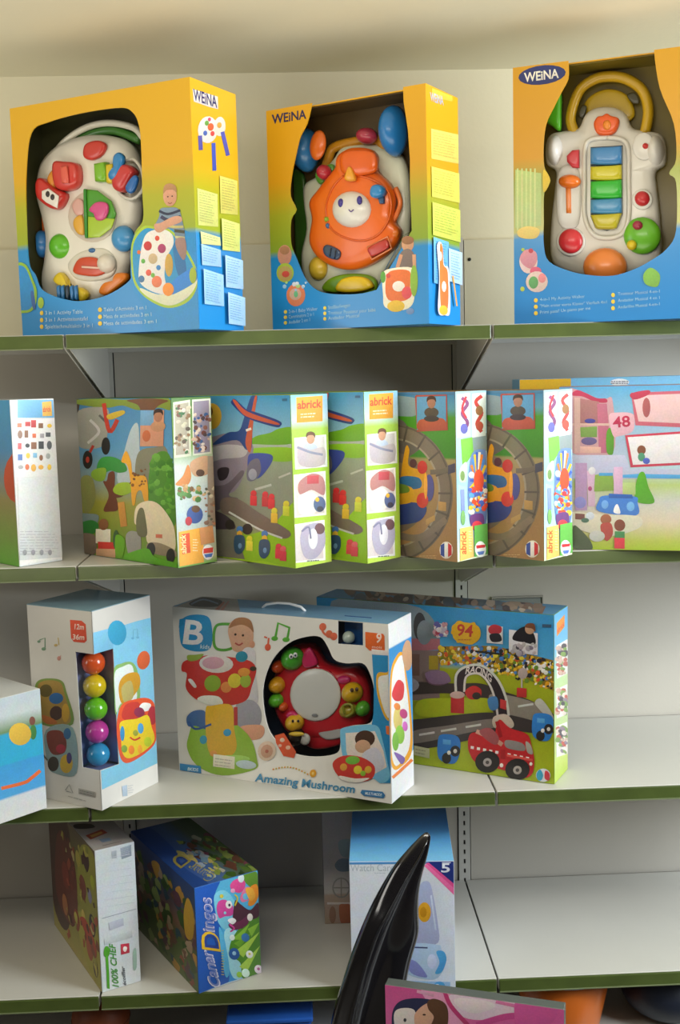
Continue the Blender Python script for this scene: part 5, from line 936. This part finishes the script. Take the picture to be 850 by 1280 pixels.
for u, v, r_, c in ((.82, .86, .08, '3c1c22'), (.88, .42, .08, '2a2830'), (.72, .62, .09, '7a3a30'), (.86, .62, .05, '8a88a8'), (.8, .22, .09, 'a04a30'), (.55, .3, .08, '8a3c28'), (.9, .12, .06, '3a2a2c'), (.65, .8, .06, 'b8a848'), (.7, .4, .05, 'c8b050'), (.93, .75, .05, 'a8b02c'), (.35, .55, .1, '8a3428'), (.3, .3, .08, 'a86a3c')):
    fr(A, [(u+r_*.8*math.cos(k), v+r_*math.sin(k)) for k in range(6)], c)
fr(A, [(.62, .35), (.7, .3), (.9, .2), (.93, .3), (.75, .4)], 'a83c28')
frc(A, 50, .3, .05, .98, .95, .03, ['b8b04a', '7a3428', 'a89a44', '4a2a26', 'c8b878', '8a8a3a', 'a04a34']); A.done(t)
A = Art(b, 'top', C11, b.quad('top', br=(112.8, 1068), tr=(161, 1049)))
A.full([(0, 'a8a09c'), (1, 'a09894')]); A.p([(300, 170), (400, 120), (432, 140), (330, 195)], '94402e'); A.p([(325, 168), (395, 135), (405, 145), (340, 180)], 'b88a4a'); A.p([(380, 190), (440, 172), (455, 190), (400, 210)], '7a8ea4'); A.b([(240, 100), (330, 90), (360, 110), (300, 125), (240, 125)], '4a4240'); A.l([(400, 232), (510, 190)], 4, '78706c', False)
A.done(t)
# ---- blue cartoon box
b = BX['dingo']; t = carton('cartoon_toy_box', 'bright blue cartoon game box with yellow lettering and flowers on the fourth shelf', 'toy box', b, '2f62b4')
A = Art(b, 'side', C12, b.quad('side', bl=(250.5, 1247.6), tl=(241, 1111), tr=(321, 1088), br=(326.5, 1212)))
A.full([(0, '2c84c8'), (.5, '48a4d8'), (1, '5ab4dc')])
A.b([(385, 430), (460, 405), (530, 385), (505, 460), (510, 560), (540, 640), (560, 720), (560, 830), (590, 900), (560, 950), (428, 1010), (405, 700)], '1f58b8')
A.b([(500, 470), (560, 440), (620, 520), (610, 640), (560, 650), (520, 600)], '7ac4e4'); A.b([(560, 660), (620, 650), (650, 760), (660, 880), (610, 900), (575, 800)], '9ad0e4'); A.b([(530, 640), (560, 700), (590, 860), (570, 900), (545, 780)], '58b0dc')
A.p([(428, 1008), (590, 925), (735, 862), (750, 860), (745, 870), (600, 935), (480, 995)], 'b8c4cc')
A.b([(600, 700), (660, 610), (735, 560), (748, 700), (745, 860), (660, 900), (645, 820), (590, 780)], '4c8424'); A.b([(620, 340), (700, 320), (735, 380), (730, 440), (690, 420), (650, 380)], '5f8a2c')
for p in ([(610, 720), (700, 660), (640, 740)], [(620, 760), (740, 650), (660, 790)], [(640, 840), (745, 720), (680, 860)], [(600, 700), (690, 610), (650, 700)], [(680, 640), (745, 600), (700, 680)]): A.p(p, random.choice(['86b83a', '6aa02c', 'a4c84a']))
A.b([(515, 540), (525, 500), (560, 490), (600, 520), (600, 570), (560, 580), (530, 590)], 'd0489c'); A.e(580, 515, 17, 22, 'e8e4e8'); A.e(583, 518, 6, 8, '2a2440'); A.b([(585, 410), (610, 380), (650, 375), (665, 410), (640, 450), (600, 440)], 'dc4c94'); A.e(642, 372, 16, 24, 'dce4e8'); A.e(600, 440, 12, 12, 'e8a0c0')
A.b([(640, 470), (665, 420), (700, 430), (690, 480), (650, 500)], 'd87aa0'); A.e(668, 470, 16, 18, '6ab4dc'); A.b([(690, 420), (722, 405), (732, 460), (710, 510), (680, 515), (690, 460)], 'e08a28'); A.b([(665, 430), (700, 425), (715, 470), (690, 490)], 'e8a83c')
A.b([(605, 540), (615, 490), (640, 510), (690, 540), (730, 500), (735, 570), (680, 600), (650, 640), (605, 620)], '4a2434'); A.b([(580, 620), (640, 600), (690, 560), (675, 620), (610, 650)], '6a2848'); A.e(690, 578, 14, 20, 'e4dcd8'); A.l([(610, 460), (625, 480), (612, 520)], 7, 'd8c02c'); A.b([(575, 600), (600, 585), (620, 600), (600, 620)], 'e8e4e4'); A.l([(585, 620), (610, 640), (590, 660)], 8, 'c8408c')
for x, y, r_, c in ((612, 775, 28, '2a5a9c'), (668, 685, 20, '3a74b0'), (690, 770, 18, 'e4ecec'), (672, 868, 20, 'c8e4dc'), (735, 842, 20, 'e8d8e4'), (735, 840, 7, 'b05a90'), (600, 690, 14, 'dce8ec'), (612, 772, 10, '9ac4dc'), (690, 768, 6, 'd8c84a'), (640, 880, 14, '8ab83a'), (540, 470, 10, 'd8c850'), (560, 560, 7, '88c8e4')): A.e(x, y, r_, r_*1.1, c)
def wob(txt, x0, y0, x1, y1, hgt):
    for o_, c in ((5, 'd8cfe0'), (0, '3a4f9c')):
        pass
A.t('Canar', (548, 965), (492, 770), 66, 'd4cce0', up=(-1, -.1)); A.t('Canar', (540, 958), (488, 776), 54, '6f7fc0', up=(-1, -.1))
A.t('D', (538, 770), (526, 668), 100, 'e4b828', up=(-1, -.05)); A.t('D', (530, 756), (520, 680), 76, '2a4494', up=(-1, -.05))
A.t('ingos', (505, 668), (482, 480), 64, 'd4cce0', up=(-1, -.08)); A.t('ingos', (499, 662), (478, 486), 52, '6f7fc0', up=(-1, -.08))
A.lines(545, 760, 560, 10, 14, 'c8b848', 5); A.done(t)
A = Art(b, 'top', C12, b.quad('top', br=(241, 1111), tr=(321, 1088), tl=(240.6, 1022), bl=(160, 1040)))
A.full([(0, '2c4c94'), (.45, '4a6aa0'), (.7, '5a6a58'), (1, '4a6230')])
frc(A, 60, .35, .45, 1, 1, .05, ['3f5c24', '5a7a2c', '4a3028', '8a9a48', '6a4030', 'a8a890', '7a3a50', '2f4420']); frc(A, 24, .5, .3, .95, .6, .04, ['a8b4bc', '7a98b0', 'b8b0a0', 'c8b868'])
fr(A, [(0, 0), (1, 0), (1, .22), (.7, .16), (.4, .3), (0, .3)], '24488c')
A.t('Canar', (512, 362), (392, 296), 62, 'a8a05a', up=(-.75, .62)); A.t('Canar', (504, 366), (394, 305), 48, '4a6aa4', up=(-.75, .62)); A.t('D', (380, 290), (320, 246), 74, 'a89a48', up=(-.8, .55)); A.t('D', (364, 290), (324, 258), 50, '2a4484', up=(-.8, .55))
A.done(t)
A = Art(b, 'front', C12)
A.full([(0, '5a6a3a'), (.35, '4a5e30'), (.5, '7a5a48'), (.8, '3a4a68'), (1, '24407c')])
frc(A, 120, .0, .05, 1, .85, .05, ['4a6a28', '6a4a3c', '8a4a3c', '3a5228', 'a89078', 'b88a3c', '2f4a58', '8a9a58', '5a3a48']); fr(A, [(.85, .45), (.95, .5), (.98, .75), (.9, .85), (.83, .65)], 'c89a34'); A.done(t)
# ---- blue and white box with the 5
b = BX['five']; t = carton('electronic_toy_box', 'white box with sky blue top and pink corner stripe, behind the black fin', 'toy box', b, 'd0d6e2')
A = Art(b, 'front', C13, b.quad('front', tl=(436.5, 1077), tr=(567, 1077), br=(570, 1240), bl=(440, 1241)))
A.full([(0, 'ccd4e4'), (1, 'd4d8e2')]); A.p([(172, 285), (655, 285), (655, 297), (172, 297)], '4a86c0')
A.t('Watch Care', (178, 328), (380, 328), 32, 'a4b0c0', False); A.lines(290, 335, 350, 1, 8, 'b0bac8', 4)
A.p([(525, 293), (548, 290), (655, 375), (660, 440)], 'dc4c8c'); A.p([(518, 305), (530, 296), (660, 408), (660, 440)], 'e86ca4'); A.p([(535, 287), (655, 285), (658, 388)], '1e2f74')
A.t('5', (596, 335), (636, 335), 40, 'd8dcec'); A.l([(600, 292), (640, 292)], 4, 'd8dcec', False)
A.b([(495, 420), (505, 385), (525, 375), (545, 385), (560, 440), (580, 560), (582, 660), (480, 665), (470, 560)], 'a8b4d8'); A.e(520, 518, 30, 46, 'e0a028'); A.e(515, 518, 16, 24, 'c88818'); A.l([(550, 440), (572, 600)], 8, 'c8d0e8', False)
A.b([(450, 670), (580, 668), (600, 690), (620, 740), (600, 800), (560, 830), (470, 815), (430, 780)], 'b0c4e4'); A.b([(575, 700), (610, 700), (622, 740), (600, 795), (570, 800), (590, 750)], '4a9ad4'); A.b([(440, 740), (480, 745), (520, 790), (530, 820), (460, 800)], '8488c0'); A.l([(470, 680), (535, 682)], 7, '4a5078', False); A.e(555, 745, 22, 34, 'c4d0e8')
A.p([(200, 830), (640, 840), (640, 885), (200, 885)], '90b4dc'); A.e(590, 860, 26, 22, '4a94cc'); A.e(580, 862, 12, 12, 'd4dcec'); A.e(470, 855, 30, 14, 'b8cce4'); A.done(t)
A = Art(b, 'top', C13); A.full([(0, '7cc0ec'), (.35, '5aa4dc'), (.7, '3f80bc'), (1, '3a74ac')]); A.done(t)
# ---- grey box behind it
b = BX['behind']; t = carton('toy_box', 'pale grey box with a steering wheel picture, half hidden behind the blue topped box', 'toy box', b, 'a49c98')
A = Art(b, 'front', C13, b.quad('front')); A.full([(0, '9c8878'), (.24, 'a89488'), (.26, 'b4b0b0'), (.9, 'b0acae'), (1, '9c989c')])
A.b([(120, 200), (150, 180), (200, 190), (200, 260), (140, 260)], '8aa0a8'); A.b([(105, 300), (135, 270), (200, 280), (200, 320), (130, 330)], '6a7e90'); A.l([(135+38*math.cos(k*.52), 405+44*math.sin(k*.52)) for k in range(12)], 7, '8a8684', True, True); A.l([(100, 405), (172, 405)], 6, '8a8684', False); A.l([(135, 362), (135, 448)], 6, '8a8684', False)
A.p([(70, 472), (300, 472), (300, 482), (70, 482)], 'c0bcb8'); A.b([(125, 490), (150, 480), (180, 490), (180, 570), (135, 570)], '9c5a40'); A.e(95, 530, 16, 40, '8a6a58'); A.e(120, 600, 30, 12, '7a6a60')
A.done(t)

# ================================================================== IN FRONT AND BELOW
def atY(px, py, Y):
    o, d = ray(px, py); return o+d*(Y-o.y)/d.y
# ---- glossy black fin
YF = -.74
rows = [(150, 522, 535), (158, 508, 547), (175, 488, 549), (210, 452, 543), (250, 415, 536), (300, 372, 521), (350, 340, 508), (400, 310, 498), (450, 283, 494), (500, 258, 493), (550, 237, 495), (600, 216, 500), (650, 197, 486), (700, 178, 470), (750, 160, 456), (800, 145, 446), (860, 126, 436), (930, 102, 425), (1000, 86, 415), (1035, 79, 410)]
L3 = [atY(C13[0]+x*C13[2], C13[1]+y*C13[2], YF) for y, x, _ in rows]; R3 = [atY(C13[0]+x*C13[2], C13[1]+y*C13[2], YF) for y, _, x in rows]
zl, xl, xr = L3[-1].z, L3[-1].x, R3[-1].x
for k in range(1, 9):
    f = k/8; z = zl*(1-f); L3.append(Vector((xl-.02*math.sin(f*1.5), YF, z))); R3.append(Vector((xr+.01*f, YF, z)))
V = []; F = []
prof = [(0, 0), (.03, .35), (.10, .62), (.20, .80), (.27, 1.0), (.31, .92), (.40, .50), (.52, .34), (.66, .42), (.80, .52), (.92, .42), (.98, .22), (1, 0), (.9, -.25), (.6, -.5), (.3, -.45), (.1, -.25)]
n = len(prof); mx_ = len(L3)
for i, (l, r) in enumerate(zip(L3, R3)):
    wd = (r-l).length; th = min(.045, wd*.38)
    yy = rows[i][0] if i < len(rows) else 1035
    ru = max(.24, .74-.50*(yy-150)/430)
    for u, q in prof:
        u = u*ru/.27 if u < .27 else ru+(u-.27)*(1-ru)/.73
        c = l.lerp(r, u); V.append((c.x, YF-q*th, c.z))
for i in range(mx_-1):
    for k in range(n): F.append((i*n+k, i*n+(k+1) % n, (i+1)*n+(k+1) % n, (i+1)*n+k))
F.append(tuple(range(n))); F.append(tuple((mx_-1)*n+k for k in reversed(range(n))))
root = thing('plastic_fin', 'glossy black curved plastic fin rising in front of the fourth shelf', 'fin', (.55, YF, 0))
m = mat('black_gloss', '141216', .1, .1, 8, coat=1.0)
fin = meshobj('fin_blade', [(x-.55, y-YF, z) for x, y, z in V], F, m, root, True)
sb = fin.modifiers.new('sub', 'SUBSURF'); sb.levels = 1; sb.render_levels = 1
rp = [L3[i].lerp(R3[i], max(.24, .74-.50*((rows[i][0] if i < len(rows) else 1035)-150)/430)+.004)+Vector((0, -min(.045, (R3[i]-L3[i]).length*.38)*.93, 0)) for i in range(2, mx_-1)]
MB().tube([(p.x-.55, p.y-YF, p.z) for p in rp], .0022, 6).obj('edge_bead', m, root, True)
bevel(MB().box(-.10, .07, -.05, .05, 0, .012).obj('foot', m, root), .004)
# ---- pink box
b = BX['pink']; t = carton('doll_toy_box', 'pink toy box with a child and doll picture at the bottom edge of the photo', 'toy box', b, '555b57')
A = Art(b, 'front', C13, b.quad('front', tl=(479, 1229.5), tr=(707, 1262)))
A.full([(0, 'c83c8c'), (.5, 'd04a94'), (.8, 'd86aa8'), (1, 'dc5ca0')]); A.clip = True
A.b([(500, 870), (640, 890), (650, 960), (720, 1100), (600, 1300), (520, 1200), (560, 1000)], 'e49cc4'); A.b([(640, 895), (800, 905), (960, 940), (1000, 960), (850, 1010), (720, 1010), (650, 960)], 'ecd0e0'); A.b([(660, 915), (780, 920), (850, 950), (760, 985), (680, 960)], 'f4e4ec'); A.l([(610, 880), (640, 950), (720, 1040)], 20, 'c4407c'); A.l([(850, 930), (1000, 960), (1090, 955)], 16, 'e080b0'); A.l([(760, 1040), (900, 1000), (1000, 1000)], 30, 'c84a90'); A.l([(480, 880), (560, 900)], 14, 'e8a8cc', False)
A.b([(940, 930), (1000, 945), (1110, 950), (1140, 975), (1100, 1040), (960, 1080)], 'd05a9c')
A.b([(365, 985), (390, 935), (440, 915), (520, 915), (600, 940), (620, 1000), (600, 1090), (520, 1150), (420, 1140), (370, 1070)], '2c2f50'); A.b([(378, 975), (420, 958), (470, 970), (475, 1030), (460, 1080), (400, 1085), (375, 1030)], 'e0dcd8'); A.e(425, 1015, 7, 9, '3a3a44'); A.b([(470, 990), (520, 940), (560, 945), (560, 1040), (520, 1080), (480, 1060)], 'd8a890'); A.b([(530, 930), (560, 915), (610, 935), (628, 985), (618, 1060), (570, 1090), (545, 1050), (560, 1000), (535, 965)], '5f4030'); A.e(515, 990, 8, 4, '3a2420')
A.b([(400, 1080), (500, 1080), (580, 1100), (540, 1180), (420, 1160)], '6a78b0'); A.t('My Doll', (400, 1330), (900, 1400), 90, 'f0d8e4') if False else None
A.done(t)
# ---- things on the base shelf, seen under the fourth shelf
z5 = SZ[5]
t = thing('plastic_bucket', 'orange plastic bucket with a pale blue rim under the empty right shelf', 'bucket', (1.198, -.415, z5))
m = MB(); m.lathe([(.001, .001), (.095, .0), (.098, .004), (.132, .172), (.130, .174), (.096, .008), (.001, .006)], 0, 0, 40); m.obj('bucket_body', mat('orange_bucket', 'c8641c', .35, .1, 10, coat=.2), t, True)
MB().tube([(.133*math.cos(k*math.pi/20), .133*math.sin(k*math.pi/20), .172) for k in range(41)], .004, 8).obj('rim', mat('bucket_rim', '7a98b8', .3), t, True)
t = thing('storage_box', 'dark blue plastic box under the fourth shelf, left of the black fin', 'box', (.42, -.43, z5))
bd = MB().box(-.105, .105, -.12, .14, 0, .115).obj('box_body', mat('blue_plastic_box', '1f4a98', .35), t); bevel(bd, .006)
bevel(MB().box(-.11, .11, -.125, .145, .115, .128).obj('lid', mat('blue_plastic_lid', '2458b0', .35), t), .004)
t = thing('toy_ball', 'dull orange brown ball in the shade under the left end of the fourth shelf', 'ball', (-.03, -.42, z5))
MB().sphere((0, 0, .076), .076, n=32, m=20).obj('ball_body', mat('brown_ball', '8a4422', .5, .2, 12), t, True)
MB().tube([(.0762*math.cos(k*math.pi/16), .0762*math.sin(k*math.pi/16), .076) for k in range(33)], .001, 6).obj('seam', mat('brown_ball_seam', '5a2c18', .5), t, True)
t = thing('toy_bag', 'dark blue and black soft bag under the right shelf beside the orange bucket', 'bag', (1.49, -.40, z5))
m = MB(); m.sphere((0, 0, .085), .125, .12, .085, 24, 14); bg_ = m.obj('bag_body', mat('dark_bag', '161d2e', .5, .3, 20, bump=.5, bscale=30), t, True)
MB().tube([(-.05, 0, .155), (-.04, 0, .185), (0, 0, .198), (.04, 0, .185), (.05, 0, .155)], .005, 8).obj('bag_handle', mat('bag_strap', '23365a', .6), t, True)

# small pieces that sit on another part of a toy become its sub-parts
SUB = {'pupil': 'eye', 'dial_lime': 'dial_leaf', 'dial_divider': 'dial', 'flower_centre': 'flower_button', 'truck_grille': 'truck_cab', 'truck_side': 'truck_roof', 'mouth_stripe': 'mouth',
       'wheel_hub': 'wheel', 'key_gap': 'piano', 'disc_icon': 'disc', 'bee_stripe': 'bee_body', 'ladybird': 'activity_disc', 'chick': 'activity_disc', 'base_disc': 'base', 'handle_slot': 'handle'}
for T in [o for o in S.objects if o.type == 'EMPTY' and o.get('category') == 'toy']:
    kids_ = [o for o in S.objects if o.parent == T]; by = {}
    for o in kids_: by.setdefault(o.name.split('.')[0], o)
    for o in kids_:
        k = o.name.split('.')[0]
        if k in SUB and SUB[k] in by and by[SUB[k]] is not o: o.parent = by[SUB[k]]
